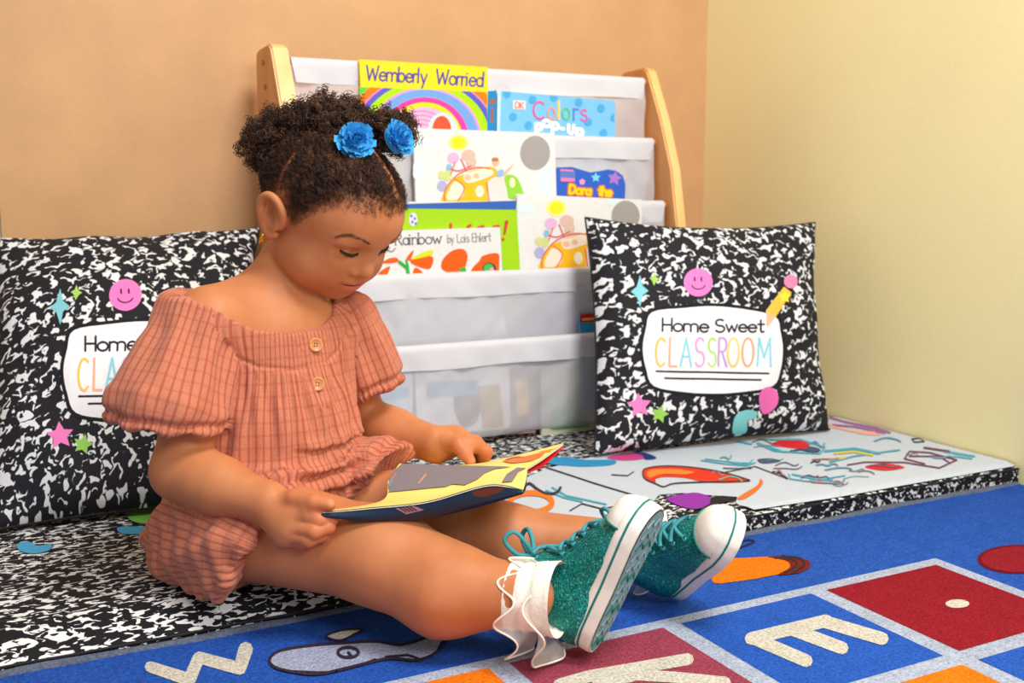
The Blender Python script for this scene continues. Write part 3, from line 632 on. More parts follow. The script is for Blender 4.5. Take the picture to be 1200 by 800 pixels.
# lowest pocket: covers seen faintly through the cloth
for nm, lb, tl, tr, lay, h_, rgb, art in (
    ('picture_book', 'pale white picture book just topping the lowest fabric pocket', (486, 410), (596, 403.5), .000, .150, (236, 234, 240), [((120, 84, 80), cr([(536, 452), (552, 446), (562, 462), (560, 492), (542, 500), (532, 478)], 3)), ((120, 170, 210), [(450+50, 448), (560, 445), (560, 462), (500, 466)]), ((190, 150, 90), [(560, 452), (585, 450), (590, 500), (566, 502)])]),
    ('picture_book', 'narrow brown picture book seen faintly through the lowest fabric pocket', (599, 424), (628, 423), .001, .13, (150, 120, 120), [((236, 200, 120), [(604, 446), (618, 444), (620, 484), (606, 488)])]),
    ('picture_book', 'blue lettered picture book at the left end of the lowest fabric pocket', (420, 432), (483, 429), .001, .13, (214, 222, 236), [((110, 176, 222), [(440, 456), (480, 453), (480, 466), (440, 470)])]),
    ('picture_book', 'green and tan picture book seen faintly at the right of the lowest fabric pocket', (634, 428), (712, 424), .001, .13, (196, 196, 168), [((120, 176, 120), [(646, 480), (690, 476), (690, 500), (646, 504)])]),
    ('board_book', 'small red and blue board book peeking above the lowest pocket beside the upright pillow', (679, 367), (760, 362), .004, .175, (58, 152, 206), [((206, 44, 44), [(679.5, 368), (720, 366), (720, 376), (679.5, 378)]), ((236, 196, 90), [(682, 373), (697, 372), (697, 374.5), (682, 375.5)])])):
    t, pl = book(nm, lb, tl, tr, 5, lay, h_, .005, rgb)
    for i, (c, qd) in enumerate(art): bdec(t, pl, 'printed_patch', [qd], c, .0005+.0003*i)

# ------------------------------------------------------------------ pillows
m_pil = marble_mat('pillow_print', 76.0, (1, 1, 1), 0.572, (30, 29, 36), (226, 228, 230), 'UV', 1.7)
def pillow(label, TL, TR, BR, BL, tf, tb, seed):
    TL, TR, BR, BL = (np.array(q, float) for q in (TL, TR, BR, BL)); n = 49
    u = np.linspace(-1, 1, n); U, V = np.meshgrid(u, u, indexing='ij')
    U2, V2 = np.sin(U*np.pi/2)*.35+U*.65, np.sin(V*np.pi/2)*.35+V*.65
    pu = U2*(1-np.where(U2 > 0, .085, .045)*(1-V2**2)); pv = V2*(1-np.where(V2 > 0, .085, .03)*(1-U2**2))
    base = ((1-pu)*(1+pv))[..., None]*TL/4+((1+pu)*(1+pv))[..., None]*TR/4+((1+pu)*(1-pv))[..., None]*BR/4+((1-pu)*(1-pv))[..., None]*BL/4
    nn = np.cross(TR-BL, TL-BR); nn /= np.linalg.norm(nn); nn = nn if np.dot(nn, CAM-base[n//2, n//2]) > 0 else -nn
    h = np.clip((1-U2**2)*(1-V2**2), 0, 1)**.47
    edge = np.maximum(abs(U2), abs(V2))
    wrk = .006*np.sin(9*U2*V2+seed)*np.clip((edge-.45)/.5, 0, 1)*h**.5+.003*np.sin(14*U2+seed)*np.sin(11*V2-seed)*h
    f = base+nn*((tf*h+wrk+.0025)[..., None]); b = base-nn*((tb*h+.0025)[..., None])
    w = np.linalg.norm(TR-TL); hh = np.linalg.norm(TL-BL)
    uv = np.stack([pu*w/2+seed, pv*hh/2+seed], -1).reshape(-1, 2)
    F_ = []
    idx = lambda i, j, k_: k_*n*n+i*n+j
    for i in range(n-1):
        for j in range(n-1):
            F_.append((idx(i, j, 0), idx(i+1, j, 0), idx(i+1, j+1, 0), idx(i, j+1, 0)))
            F_.append((idx(i, j, 1), idx(i, j+1, 1), idx(i+1, j+1, 1), idx(i+1, j, 1)))
    rim = [(i, 0) for i in range(n-1)]+[(n-1, j) for j in range(n-1)]+[(i, n-1) for i in range(n-1, 0, -1)]+[(0, j) for j in range(n-1, 0, -1)]
    for a in range(len(rim)):
        p_, q_ = rim[a], rim[(a+1) % len(rim)]; F_.append((idx(*q_, 0), idx(*p_, 0), idx(*p_, 1), idx(*q_, 1)))
    P_ = np.vstack([f.reshape(-1, 3), b.reshape(-1, 3)])
    if np.dot(np.cross(P_[F_[0][1]]-P_[F_[0][0]], P_[F_[0][2]]-P_[F_[0][1]]), nn) < 0: F_ = [q_[::-1] for q_ in F_]
    P_[:, 2] = np.maximum(P_[:, 2], MATZ+.002)
    c_ = P_.mean(0); t = thing('throw_pillow', (c_[0], c_[1], MATZ), label, 'pillow', 'marbled print throw pillows')
    o = obj('pillow_cover', P_, F_, m_pil, t, True, np.vstack([uv, uv+.37]))
    seam = [base[i, j] for i, j in rim]; _s = MB(); _s.tube(np.array(seam+[seam[0]]), .0022, 6, False).obj('seam_piping', flat('seam_black', (24, 23, 28), .8), t)
    return t, bvh_of(o)
def pillow_print(t, bv, M, full=True):
    """M maps the print's own pixel coordinates (upright pillow) to image pixels"""
    D = lambda name, polys, rgb, off: decal(name, [M(np.asarray(p_, float)) for p_ in polys if p_ is not None], bv, ink(rgb, .7), t, off, 8)
    lab = cr([(764, 366), (800, 361), (838, 359), (876, 363), (908, 371), (914, 388), (917, 410), (914, 434), (905, 452), (870, 459), (836, 461), (800, 459), (766, 452), (757, 432), (753, 408), (757, 385)], 4)
    lab2 = (lab-lab.mean(0))*np.array([1.045, 1.075])+lab.mean(0)
    D('label_border', [lab2], (26, 25, 31), .0006); D('label_panel', [lab], (236, 234, 238), .0010)
    D('lettering', flatl(text_px('Home', (776, 388), (830, 389), 15, 2.2))+flatl(text_px('Sweet', (838, 389), (895, 389), 14.5, 2.2)), (40, 38, 44), .0014)
    xs_ = [768, 784, 797, 814, 829, 841.5, 852, 869, 887]; ws = [11, 9, 13, 11, 10, 10, 14, 14, 16]
    cs = [(246, 196, 90), (244, 170, 140), (140, 206, 222), (238, 160, 208), (180, 222, 110), (196, 150, 216), (250, 206, 110), (246, 170, 130), (140, 208, 220)]
    for ch, x, w_, c in zip('CLASSROOM', xs_, ws, cs): D('coloured_letter', flatl(text_px(ch, (x, 429), (x+w_, 429.3), 33, 2.5)), c, .0014)
    D('printed_rule', ribbon([(769, 435), (900, 437.5)], 2.2)+ribbon([(779, 443), (891, 445)], 2.2), (40, 38, 44), .0014)
    D('printed_smiley', [ell(818, 331, 17, 16.5)], (238, 126, 196), .0010)
    D('smiley_face', ribbon([(813.5, 325.5), (813.8, 329)], 2)+ribbon([(821.5, 325.5), (821.8, 329)], 2)+ribbon(ell(818, 333, 8, 6, 15, 165.01, 12), 1.3), (90, 40, 80), .0014)
    D('printed_sparkle', [[(750, 322), (753, 335), (760, 341), (753, 346), (750, 360), (746, 347), (739, 342), (746, 336)]], (130, 204, 214), .0010)
    D('printed_green_sparkle', [[(767, 319), (769, 325), (773, 327), (769, 330), (766, 335), (764, 329), (761, 326), (765, 324)]], (164, 206, 100), .0010)
    D('printed_pink_star', [star(749, 475, 15, 7.5, 5, -95)], (236, 126, 190), .0010); D('printed_green_star', [star(773, 485, 11, 5.5, 5, -75)], (150, 204, 90), .0010)
    if full:
        D('printed_pencil', [[(898, 378), (897, 364), (918, 336), (927, 343), (908, 372)]], (246, 190, 76), .0014); D('pencil_tip', [[(898, 384), (897, 364), (908, 372)]], (240, 186, 150), .0016)
        D('pencil_eraser', [ell(926, 330, 8, 8)], (236, 134, 176), .0016); D('printed_yellow_star', [star(919, 348, 8, 4)], (244, 222, 60), .0018)
        D('printed_balloon', [cr([(889, 468), (892, 457), (901, 453), (910, 459), (911, 472), (903, 482), (893, 484)], 4)], (232, 106, 176), .0012)
        D('printed_rainbow', [cr([(858, 500), (862, 486), (874, 480), (886, 482), (885, 490), (876, 492), (874, 506), (860, 508)], 4)], (126, 204, 208), .0012)
t, bv = pillow('square marbled pillow reading Home Sweet Classroom standing beside the bookshelf by the yellow wall', on_y(686, 255, 1.615), on_y(955, 261, 1.535), on_z(972, 503, .036), on_z(697, 533, .036), .070, .038, 1.3)
pillow_print(t, bv, lambda p_: p_)
t, bv = pillow('square marbled pillow behind the child at the left, lettering half hidden by her sleeve', on_y(-8, 280, 1.85), on_y(304, 267, 1.84), on_z(292, 588, .036), on_z(-14, 622, .036), .080, .05, 4.1)
def ML(p_):
    p_ = np.asarray(p_, float); x, y = p_[:, 0], p_[:, 1]
    return np.stack([147+(x-818)*1.12+(y-331)*.006, 346+(y-331)*1.125-(x-818)*.035], 1)
pillow_print(t, bv, ML)

# ================================================================== the child: implicit surfaces meshed as one skin
def f32(a): return np.asarray(a, np.float32)
def smin(a, b, k):
    h = np.maximum(k-np.abs(a-b), 0)/k; return np.minimum(a, b)-h*h*k*0.25
def smax(a, b, k): return -smin(-a, -b, k)
def cone(P, a, b, ra, rb):
    a, b = f32(a), f32(b); ba = b-a; t = np.clip(((P-a)@ba)/float(ba@ba), 0, 1)
    return np.linalg.norm(P-a-t[:, None]*ba, axis=1)-(ra+(rb-ra)*t)
def ball(P, c, r): return np.linalg.norm(P-f32(c), axis=1)-r
def ellip(P, c, r, A=None):
    q = P-f32(c)
    if A is not None: q = q@f32(A)
    r = f32(r); k0 = np.linalg.norm(q/r, axis=1); k1 = np.linalg.norm(q/(r*r), axis=1)
    return k0*(k0-1)/np.maximum(k1, 1e-6)
def mesh_sdf(f, lo, hi, res, B=8, proj=2):
    lo, hi = np.array(lo, float), np.array(hi, float); bs = B*res; n = np.ceil((hi-lo)/bs).astype(int)
    I = np.stack(np.meshgrid(*[np.arange(m) for m in n], indexing='ij'), -1).reshape(-1, 3)
    d = np.concatenate([f(f32(lo+(c+.5)*bs)) for c in np.array_split(I, max(1, len(I)//200000))])
    I = I[np.abs(d) < bs*1.5]
    g = np.arange(B+1); G = np.stack(np.meshgrid(g, g, g, indexing='ij'), -1).reshape(-1, 3)
    N = n*B+2; key = lambda c: (c[:, 0].astype(np.int64)*N[1]+c[:, 1])*N[2]+c[:, 2]
    vid, vpos, E_ = [], [], []
    for ch in np.array_split(I, max(1, len(I)//400)):
        V = f(f32(lo+(ch[:, None, :]*B+G[None]).reshape(-1, 3)*res)).reshape(len(ch), B+1, B+1, B+1)
        s = V < 0; cnt = np.zeros((len(ch), B, B, B), np.int8)
        C8 = [(i, j, k) for i in (0, 1) for j in (0, 1) for k in (0, 1)]
        sub = lambda A, o: A[:, o[0]:o[0]+B, o[1]:o[1]+B, o[2]:o[2]+B]
        for o in C8: cnt += sub(s, o)
        w = np.argwhere((cnt > 0) & (cnt < 8)); cell = ch[w[:, 0]]*B+w[:, 1:]
        acc = np.zeros((len(w), 3)); na = np.zeros(len(w))
        val = {o: V[w[:, 0], w[:, 1]+o[0], w[:, 2]+o[1], w[:, 3]+o[2]] for o in C8}
        for o in C8:
            for ax in range(3):
                if o[ax]: continue
                o2 = list(o); o2[ax] = 1; a, b = val[o], val[tuple(o2)]; m = (a < 0) != (b < 0)
                t = np.where(m, a/np.where(m, a-b, 1), 0); pt = np.tile(np.array(o, float), (len(w), 1)); pt[:, ax] += t
                acc += pt*m[:, None]; na += m
        vpos.append(lo+(cell+acc/na[:, None])*res); vid.append(key(cell))
        for ax in range(3):
            o2 = [0, 0, 0]; o2[ax] = 1; a, b = val[(0, 0, 0)], val[tuple(o2)]; m = (a < 0) != (b < 0)
            E_.append(np.concatenate([cell[m], np.full((m.sum(), 1), ax), (a[m] < 0)[:, None]], 1))
    vid = np.concatenate(vid); vpos = np.concatenate(vpos); o = np.argsort(vid); vid = vid[o]; vpos = vpos[o]
    E_ = np.concatenate(E_); F_ = []
    for ax in range(3):
        e = E_[E_[:, 3] == ax]; c = e[:, :3]; u, v = (ax+1) % 3, (ax+2) % 3; q = []
        for du, dv in ((0, 0), (1, 0), (1, 1), (0, 1)):
            cc = c.copy(); cc[:, u] -= du; cc[:, v] -= dv; kk = key(cc); ix = np.clip(np.searchsorted(vid, kk), 0, len(vid)-1)
            q.append(np.where(vid[ix] == kk, ix, -1))
        q = np.stack(q, 1); fl = e[:, 4] == 0; q[fl] = q[fl][:, ::-1]; F_.append(q[(q >= 0).all(1)])
    F_ = np.concatenate(F_)
    for _ in range(proj):
        g_ = grad(f, vpos, res*.5); dd = f(f32(vpos)); l2 = (g_**2).sum(1)
        vpos = vpos-np.clip(dd/np.maximum(l2, .2), -res, res)[:, None]*g_
    return vpos, F_
def grad(f, P, e):
    g = np.zeros((len(P), 3))
    for k in ((1, -1, -1), (-1, -1, 1), (-1, 1, -1), (1, 1, 1)):
        k = np.array(k, float); g += k*f(f32(P+k*e))[:, None]
    return g/(4*e)
def nrm(v): v = np.asarray(v, float); return v/np.linalg.norm(v)
TW = -np.array([math.sin(YAW), math.cos(YAW), 0.0]); UZ = np.array([0, 0, 1.0])       # towards the lens, up
def fr(r, u, t): return r*RT+u*UZ+t*TW
def pix(P):
    v = np.asarray(P)-CAM; z = v@FW; return np.stack([600+FPX*(v@RT)/z, 400-FPX*(v@UP)/z], -1)

# ---- head pose
_a_, _p_, _ro, HS = math.radians(36), math.radians(33.5), math.radians(1.2), 0.965
HF = math.cos(_p_)*(math.cos(_a_)*RT+math.sin(_a_)*TW)-math.sin(_p_)*UZ
HL = nrm(np.cross(UZ, HF)); HU = np.cross(HF, HL)
HL, HU = HL*math.cos(_ro)+HU*math.sin(_ro), HU*math.cos(_ro)-HL*math.sin(_ro)
HM = np.stack([HF, HL, HU], 1); HC = at(382.5, 248.5, 1.235)
def h2w(p): return HC+(np.asarray(p, float)*HS)@HM.T
def w2h(P): return ((P-f32(HC))@f32(HM))/np.float32(HS)
EYE = [(.0655, -.0315, -.004), (.0655, .0315, -.004)]
ear_pts = [(.006, -.071, -.010), (.008, -.074, .004), (.003, -.079, .018), (-.008, -.083, .026), (-.020, -.085, .024), (-.027, -.085, .012), (-.026, -.083, -.002), (-.020, -.080, -.014), (-.012, -.077, -.024), (-.003, -.074, -.029), (.003, -.0715, -.024)]
ear_pts = [(a*.92+.001, b, c*.86-.0055) for a, b, c in ear_pts]
ear_crv = cr(ear_pts, 3, False)
def head_sdf(P):
    """skull, face, ears in head space (x face, y her left, z crown)"""
    x = w2h(P); ax = np.stack([x[:, 0], np.abs(x[:, 1]), x[:, 2]], 1)
    d = ellip(x, (-.006, 0, .022), (.088, .0715, .076))
    d = smin(d, ellip(x, (.043, 0, .026), (.050, .059, .050)), .03)
    d = smin(d, ellip(x, (.036, 0, -.030), (.046, .051, .046)), .03)
    d = smin(d, ellip(ax, (.044, .033, -.038), (.033, .031, .031)), .016)
    d = smin(d, ellip(ax, (.016, .036, -.044), (.040, .028, .031)), .018)
    d = smin(d, ball(x, (.0580, 0, -.066), .0165), .016)
    d = smin(d, ellip(x, (.033, 0, -.062), (.036, .037, .018)), .02)
    d = smin(d, ellip(x, (.0660, 0, -.044), (.017, .026, .020)), .014)
    # sockets, lids
    d = smax(d, -ellip(ax, (.0945, .032, -.001), (.020, .019, .0125)), .014)
    d = smin(d, ball(ax, (.0655, .0315, -.004), .0132), .0035)
    d = smin(d, ellip(ax, (.070, .030, .0125), (.012, .019, .006)), .010)      # brow ridge
    # nose
    d = smin(d, cone(x, (.077, 0, .005), (.0860, 0, -.017), .0065, .0078), .012)
    d = smin(d, ball(x, (.0895, 0, -.0230), .0095), .007)
    d = smin(d, ellip(ax, (.0812, .0125, -.0258), (.0094, .0078, .0074)), .003)
    # lips (corners turned up)
    xl = np.stack([x[:, 0], np.abs(x[:, 1]), x[:, 2]-6.0*x[:, 1]**2], 1)
    d = smin(d, ellip(xl, (.0795, .006, -.0440), (.0068, .0175, .0046)), .003)
    d = smin(d, ellip(xl, (.0775, 0, -.0545), (.0076, .0165, .0062)), .003)
    d = smax(d, -ellip(xl, (.0862, 0, -.0487), (.0066, .0230, .0010)), .0020)
    # ears
    e = ellip(ax, (-.008, .0765, -.0075), (.0155, .0035, .0225), EAR_A)
    e = smax(e, -ellip(ax, (-.0060, .0835, -.0065), (.0100, .0075, .0135), EAR_A), .003)
    for a, b in zip(ear_crv[:-1], ear_crv[1:]):
        e = smin(e, cone(ax, (a[0], -a[1], a[2]), (b[0], -b[1], b[2]), .0034, .0034), .004)
    e = smin(e, ellip(ax, (-.006, .0745, -.0300), (.0075, .0042, .0080)), .004)
    e = smin(e, cone(ax, (.004, .0745, -.010), (.003, .0755, -.017), .0035, .003), .003)
    e = smin(e, cone(ax, (-.016, .081, .008), (-.014, .0805, -.014), .0022, .0022), .004)
    d = smin(d, e, .006)
    return d*np.float32(HS)
_t = math.radians(-14); EAR_A = np.array([[math.cos(_t), 0, math.sin(_t)], [0, 1, 0], [-math.sin(_t), 0, math.cos(_t)]])

# ---- torso frame and joints (pixel + distance along the lens axis, from where each part rests)
TF = nrm(fr(.66, 0, .75)); TS = nrm(np.cross(UZ, TF)); TA = np.stack([TF, TS, UZ], 1)
J = dict(neck0=at(326, 368, 1.250), neck1=at(340, 305, 1.250), shN=at(247, 381, 1.175), shF=at(404, 387, 1.305),
         elN=at(211, 552, 1.145), wrN=at(314, 590, 1.103), elF=at(424, 494, 1.365), wrF=at(512, 521, 1.300),
         hipN=at(272, 612, 1.190), knN=at(450, 652, 1.118), caN=at(520, 690, 1.082), anN=at(614, 698, 1.050),
         hipF=at(352, 578, 1.300), knF=at(508, 606, 1.260), caF=at(590, 633, 1.250), anF=at(722, 638, 1.236))
def finger(P, pts, r, k=.003):
    d = None
    for i in range(len(pts)-1):
        e = cone(P, pts[i], pts[i+1], r[i], r[i+1]); d = e if d is None else smin(d, e, k)
    return d
HN = dict(   # near hand, closed round the page edge
    index=[at(344, 606, 1.086), at(373, 609.5, 1.077), at(388, 607, 1.084), at(385, 602, 1.100)],
    middle=[at(340, 616, 1.084), at(368, 622, 1.074), at(384, 617, 1.081), at(383, 609, 1.098)],
    ring=[at(336, 624, 1.087), at(361, 631, 1.078), at(376, 626, 1.084), at(377, 616, 1.101)],
    little=[at(332, 629, 1.094), at(353, 635, 1.087), at(366, 631, 1.092), at(369, 622, 1.105)],
    thumb=[at(326, 589, 1.096), at(345, 584, 1.086), at(367, 588.5, 1.077), at(386, 591, 1.074)])
HFar = dict(
    index=[at(540, 515, 1.290), at(558, 521, 1.284), at(568, 529, 1.287), at(566, 537, 1.294)],
    middle=[at(536, 512, 1.302), at(557, 518, 1.298), at(570, 530, 1.300), at(567, 538, 1.302)],
    ring=[at(534, 514, 1.312), at(555, 520, 1.312), at(568, 534, 1.313), at(563, 541, 1.312)],
    little=[at(532, 518, 1.322), at(551, 524, 1.324), at(562, 536, 1.324), at(558, 543, 1.322)],
    thumb=[at(524, 518, 1.284), at(537, 521, 1.273), at(545, 531, 1.268), at(551, 540, 1.265)])
R_IDX, R_LIT, R_TH = (.0092, .0087, .0079, .0066), (.0078, .0073, .0066, .0058), (.0120, .0094, .0086, .0066)
def hand(P, H, wr, palm, pr):
    d = cone(P, wr, palm, .0215, pr)
    for n, rr in (('index', R_IDX), ('middle', R_IDX), ('ring', R_IDX), ('little', R_LIT)):
        e = cone(P, palm, H[n][0], pr*.8, .0120); d = smin(d, e, .010)
    fs = None
    for n, rr in (('index', R_IDX), ('middle', R_IDX), ('ring', R_IDX), ('little', R_LIT)):
        e = finger(P, H[n], rr); fs = e if fs is None else np.minimum(fs, e)
    d = smin(d, fs, .0035)
    d = smin(d, cone(P, palm, H['index'][1]*.55+H['thumb'][1]*.45, pr*.9, .011), .008)
    return smin(d, finger(P, H['thumb'], R_TH), .005)
palmN, palmF = at(330, 606, 1.099), at(528, 517, 1.302)
def arm(P, s, e, w, sr, er, wr_, bulge):
    d = smin(cone(P, s, e, sr, er), cone(P, e, e+(w-e)*.45, er, er*1.03), .012)
    return smin(d, cone(P, e+(w-e)*.3, w, er*1.02, wr_), .012)
def grp(P, pts, m, fn, out):
    """evaluate a group only near its own box"""
    pts = np.array(pts); lo, hi = pts.min(0)-m, pts.max(0)+m; k = ((P > f32(lo)) & (P < f32(hi))).all(1)
    d = np.full(len(P), np.float32(.2)); c = np.maximum(np.maximum(f32(lo)-P, P-f32(hi)), 0); d = np.linalg.norm(c, axis=1)+np.float32(.03)
    if k.any(): d[k] = fn(P[k])
    return d if out is None else smin(out, d, .012)
chest, belly, pelv = at(320, 430, 1.245), at(322, 520, 1.240), at(292, 592, 1.252)
def torso_sdf(P):
    d = ellip(P, chest, (.060, .088, .085), TA); d = smin(d, ellip(P, belly, (.068, .080, .075), TA), .04)
    d = smin(d, ellip(P, pelv, (.075, .088, .066), TA), .04)
    ub = at(326, 385, 1.245)
    d = smin(d, cone(P, ub, J['shN'], .044, .035), .035); d = smin(d, cone(P, ub, J['shF'], .044, .034), .035)
    d = smin(d, cone(P, at(316, 342, 1.252), J['shN']+UZ*.004, .030, .033), .03)
    d = smin(d, cone(P, J['neck0'], J['neck1'], .037, .034), .03)
    return smin(d, cone(P, J['hipN'], J['hipF'], .05, .05), .03)
def body_sdf(P):
    P = f32(P)
    d = grp(P, [h2w((-.1, -.09, -.085)), h2w((.1, .09, .1)), h2w((-.1, .09, -.085)), h2w((.1, -.09, .1)), h2w((-.1, -.09, .1)), h2w((.1, .09, -.085))], .02, head_sdf, None)
    tp = [chest+.11, chest-.11, belly-.1, pelv-.11, pelv+.11, J['neck1'], J['shN'], J['shF']]
    d2 = grp(P, tp, .045, torso_sdf, None)
    def leg(q, h, k, c, a, r):
        e = smin(cone(q, h, k, r[0], r[1]), cone(q, k, c, r[1]*.99, r[2]), .03); return smin(e, cone(q, c, a, r[2], r[3]), .03)
    lg = grp(P, [J['hipN'], J['knN'], J['caN'], J['anN']], .08, lambda q: leg(q, J['hipN'], J['knN'], J['caN'], J['anN'], (.062, .0475, .0435, .030)), None)
    lf = grp(P, [J['hipF'], J['knF'], J['caF'], J['anF']], .08, lambda q: leg(q, J['hipF'], J['knF'], J['caF'], J['anF'], (.060, .047, .0385, .029)), None)
    d = smin(d, smin(d2, np.minimum(lg, lf), .015), .005)
    aN = grp(P, [J['shN'], J['elN'], J['wrN']], .055, lambda q: arm(q, J['shN'], J['elN'], J['wrN'], .0335, .0300, .0225, 0), None)
    aF = grp(P, [J['shF'], J['elF'], J['wrF']], .055, lambda q: arm(q, J['shF'], J['elF'], J['wrF'], .033, .028, .0220, 0), None)
    aN = smin(aN, grp(P, [J['wrN'], palmN]+sum(HN.values(), []), .03, lambda q: hand(q, HN, J['wrN'], palmN, .019), None), .008)
    aF = smin(aF, grp(P, [J['wrF'], palmF]+sum(HFar.values(), []), .03, lambda q: hand(q, HFar, J['wrF'], palmF, .017), None), .008)
    ds = np.minimum(np.linalg.norm(P-f32(J['shN']), axis=1), np.linalg.norm(P-f32(J['shF']), axis=1)); t = np.clip((ds-.05)/.05, 0, 1)
    return smin(d, np.minimum(aN, aF), f32(.0015+.0185*(1-t)))        # blended at the shoulders, separate where a hand rests on a thigh
allp = np.array(list(J.values())+sum(HN.values(), [])+sum(HFar.values(), [])+[h2w((.1, 0, .1)), h2w((-.1, 0, .1)), h2w((0, -.09, 0)), h2w((0, .09, 0)), h2w((.1, 0, -.05)), pelv-.1, pelv+.1])
blo, bhi = allp.min(0)-.07, allp.max(0)+.05
BV_, BF_ = mesh_sdf(body_sdf, blo, bhi, .0017)

def skin_mat():
    k = NT('skin'); at_ = k.n('ShaderNodeAttribute', attribute_name='tint'); tc = k.n('ShaderNodeTexCoord')
    n1 = k.n('ShaderNodeTexNoise', Scale=22.0, Detail=4.0); k.l(tc.outputs['Object'], n1.inputs['Vector'])
    n2 = k.n('ShaderNodeTexNoise', Scale=700.0, Detail=2.0); k.l(tc.outputs['Object'], n2.inputs['Vector'])
    r = k.ramp(n1.outputs['Fac'], [(0.3, lin((184, 113, 70))), (0.7, lin((200, 129, 85)))])
    k.l(k.mix(1.0, r.outputs[0], at_.outputs['Color'], 'MULTIPLY'), k.b.inputs['Base Color'])
    k.b.inputs['Roughness'].default_value = 0.5; k.b.inputs['Specular IOR Level'].default_value = 0.3
    k.b.inputs['Subsurface Weight'].default_value = 0.12; k.b.inputs['Subsurface Radius'].default_value = (1.0, .4, .2); k.b.inputs['Subsurface Scale'].default_value = .006
    k.bump(n2.outputs['Fac'], 0.06, 0.0004); return k.m
m_skin = skin_mat()
girl = thing('person', (pelv[0], pelv[1], MATZ), 'small child in salmon checked romper and teal sneakers sitting reading a picture book', 'person')
body = obj('body', BV_, BF_, m_skin, girl, True)
hx = w2h(f32(BV_)).astype(float)                      # body vertices in head space
def sst(a, b, x): t = np.clip((x-a)/(b-a), 0, 1); return t*t*(3-2*t)
def hairline(x):
    """lowest hair height (head space) for a given front-back position"""
    return np.interp(x, [-.09, -.06, -.03, -.012, .004, .018, .030, .045, .060, .075, .095], [-.035, -.022, .004, .024, .018, -.002, .012, .036, .050, .056, .058])
ishead = np.linalg.norm(BV_-HC, axis=1) < .125
lipm = np.exp(-((hx[:, 1]/.0205)**4)-(((hx[:, 2]-6*hx[:, 1]**2+.0495)/.0092)**4))*sst(.071, .077, hx[:, 0])*ishead
seam_ = np.exp(-((hx[:, 1]/.0215)**6)-(((hx[:, 2]-6*hx[:, 1]**2+.0487)/.0012)**2))*sst(.071, .077, hx[:, 0])*ishead
wob = .0015*np.sin(310*hx[:, 0])*np.sin(270*hx[:, 1]+1)+.0012*np.sin(520*hx[:, 1]+300*hx[:, 0])
scalp = sst(-.008, .026, hx[:, 2]-hairline(hx[:, 0])+wob)*ishead*(np.abs(hx[:, 1]) < .0735)
cheek = np.exp(-(((hx[:, 0]-.062)/.024)**2+((np.abs(hx[:, 1])-.035)/.02)**2+((hx[:, 2]+.03)/.018)**2))*ishead
tint = np.ones((len(BV_), 3))
tint *= 1-lipm[:, None]*(1-np.array([1.05, .72, .98])); tint *= 1-seam_[:, None]*(1-np.array([.5, .36, .36]))
tint *= 1-cheek[:, None]*(1-np.array([1.0, .90, .88]))
def part_dist(px):
    d = np.full(len(px), 99.)
    for path in ([(357, 148), (343, 185), (331, 205), (322, 240)], [(438, 178), (450, 196), (459, 212), (465, 232)]):
        q = cr(path, 6, False); d = np.minimum(d, np.min(np.linalg.norm(px[:, None]-q[None], axis=2), axis=1))
    return d
_pd = np.full(len(BV_), 99.); _pd[ishead] = part_dist(pix(BV_[ishead]))
scalp2 = scalp*sst(1.0, 3.2, _pd)
tint *= 1-scalp2[:, None]*(1-np.array([.30, .22, .20]))
for H_ in (HN, HFar):
    allf = np.array([q for n_ in H_ for q in H_[n_][1:]]); dm_ = np.full(len(BV_), 9.0)
    k_ = np.linalg.norm(BV_-allf.mean(0), axis=1) < .06; dm_[k_] = np.linalg.norm(BV_[k_][:, None]-allf[None], axis=2).min(1)
    tint *= 1-(1-sst(.008, .022, dm_))[:, None]*(1-np.array([1.04, .93, .95]))
    nail = H_['thumb'][3]+nrm(H_['thumb'][3]-H_['thumb'][2])*.003-FW*.005+UZ*.003
    tint *= 1+(1-sst(.0032, .0052, np.linalg.norm(BV_-nail, axis=1)))[:, None]*np.array([.16, .22, .34])
ca_ = body.data.color_attributes.new('tint', 'FLOAT_COLOR', 'POINT'); ca_.data.foreach_set('color', np.concatenate([tint, np.ones((len(BV_), 1))], 1).astype(np.float32).ravel())

# ------------------------------------------------------------------ romper
chN, chF = J['shN'], J['shF']
slN0, slN1 = at(227, 378, 1.168), at(197, 476, 1.142)
slF0, slF1 = at(408, 376, 1.302), at(430, 440, 1.325)
lgN0, lgN1 = at(262, 624, 1.212), at(302, 640, 1.165)
lgF0, lgF1 = at(350, 582, 1.300), at(450, 572, 1.272)
G_T = [(at(322, 440, 1.245), (.069, .094, .088)), (at(325, 500, 1.243), (.083, .098, .075)), (at(312, 562, 1.246), (.098, .112, .060)), (at(283, 622, 1.255), (.093, .108, .052))]
def zcut(P):
    c = (P-chest)@TF; s = (P-chest)@TS; t = sst(-.03, .02, c)
    return .363*(1-t)+t*np.interp(s, [-.13, -.112, -.096, -.074, -.051, -.012, .034, .055, .071, .1], [.360, .356, .348, .332, .319, .313, .317, .327, .345, .356])
def g_torso(P):
    d = None
    for c, r in G_T: e = ellip(P, c, r, TA); d = e if d is None else smin(d, e, .03)
    d = smin(d, cone(P, at(322, 392, 1.245), chN, .052, .042), .02); d = smin(d, cone(P, at(322, 392, 1.245), chF, .052, .040), .02)
    d = smin(d, torso_sdf(P)-f32(.0042), .01)
    d = smin(d, cone(P, at(196, 548, 1.27), at(240, 560, 1.19), .020, .018), .014)
    return d
def plane(P, p, n): return (P-f32(p))@f32(nrm(n))
def g_slN(P):
    d = cone(P, slN0, slN1, .041, .066); d = smin(d, ball(P, at(232, 372, 1.17), .043), .02); d = smin(d, cone(P, chN, chN+(J['elN']-chN)*.6, .0415, .040), .012)
    return smax(d, plane(P, at(197, 497, 1.14), fr(-.17, -.98, .05)), .005)
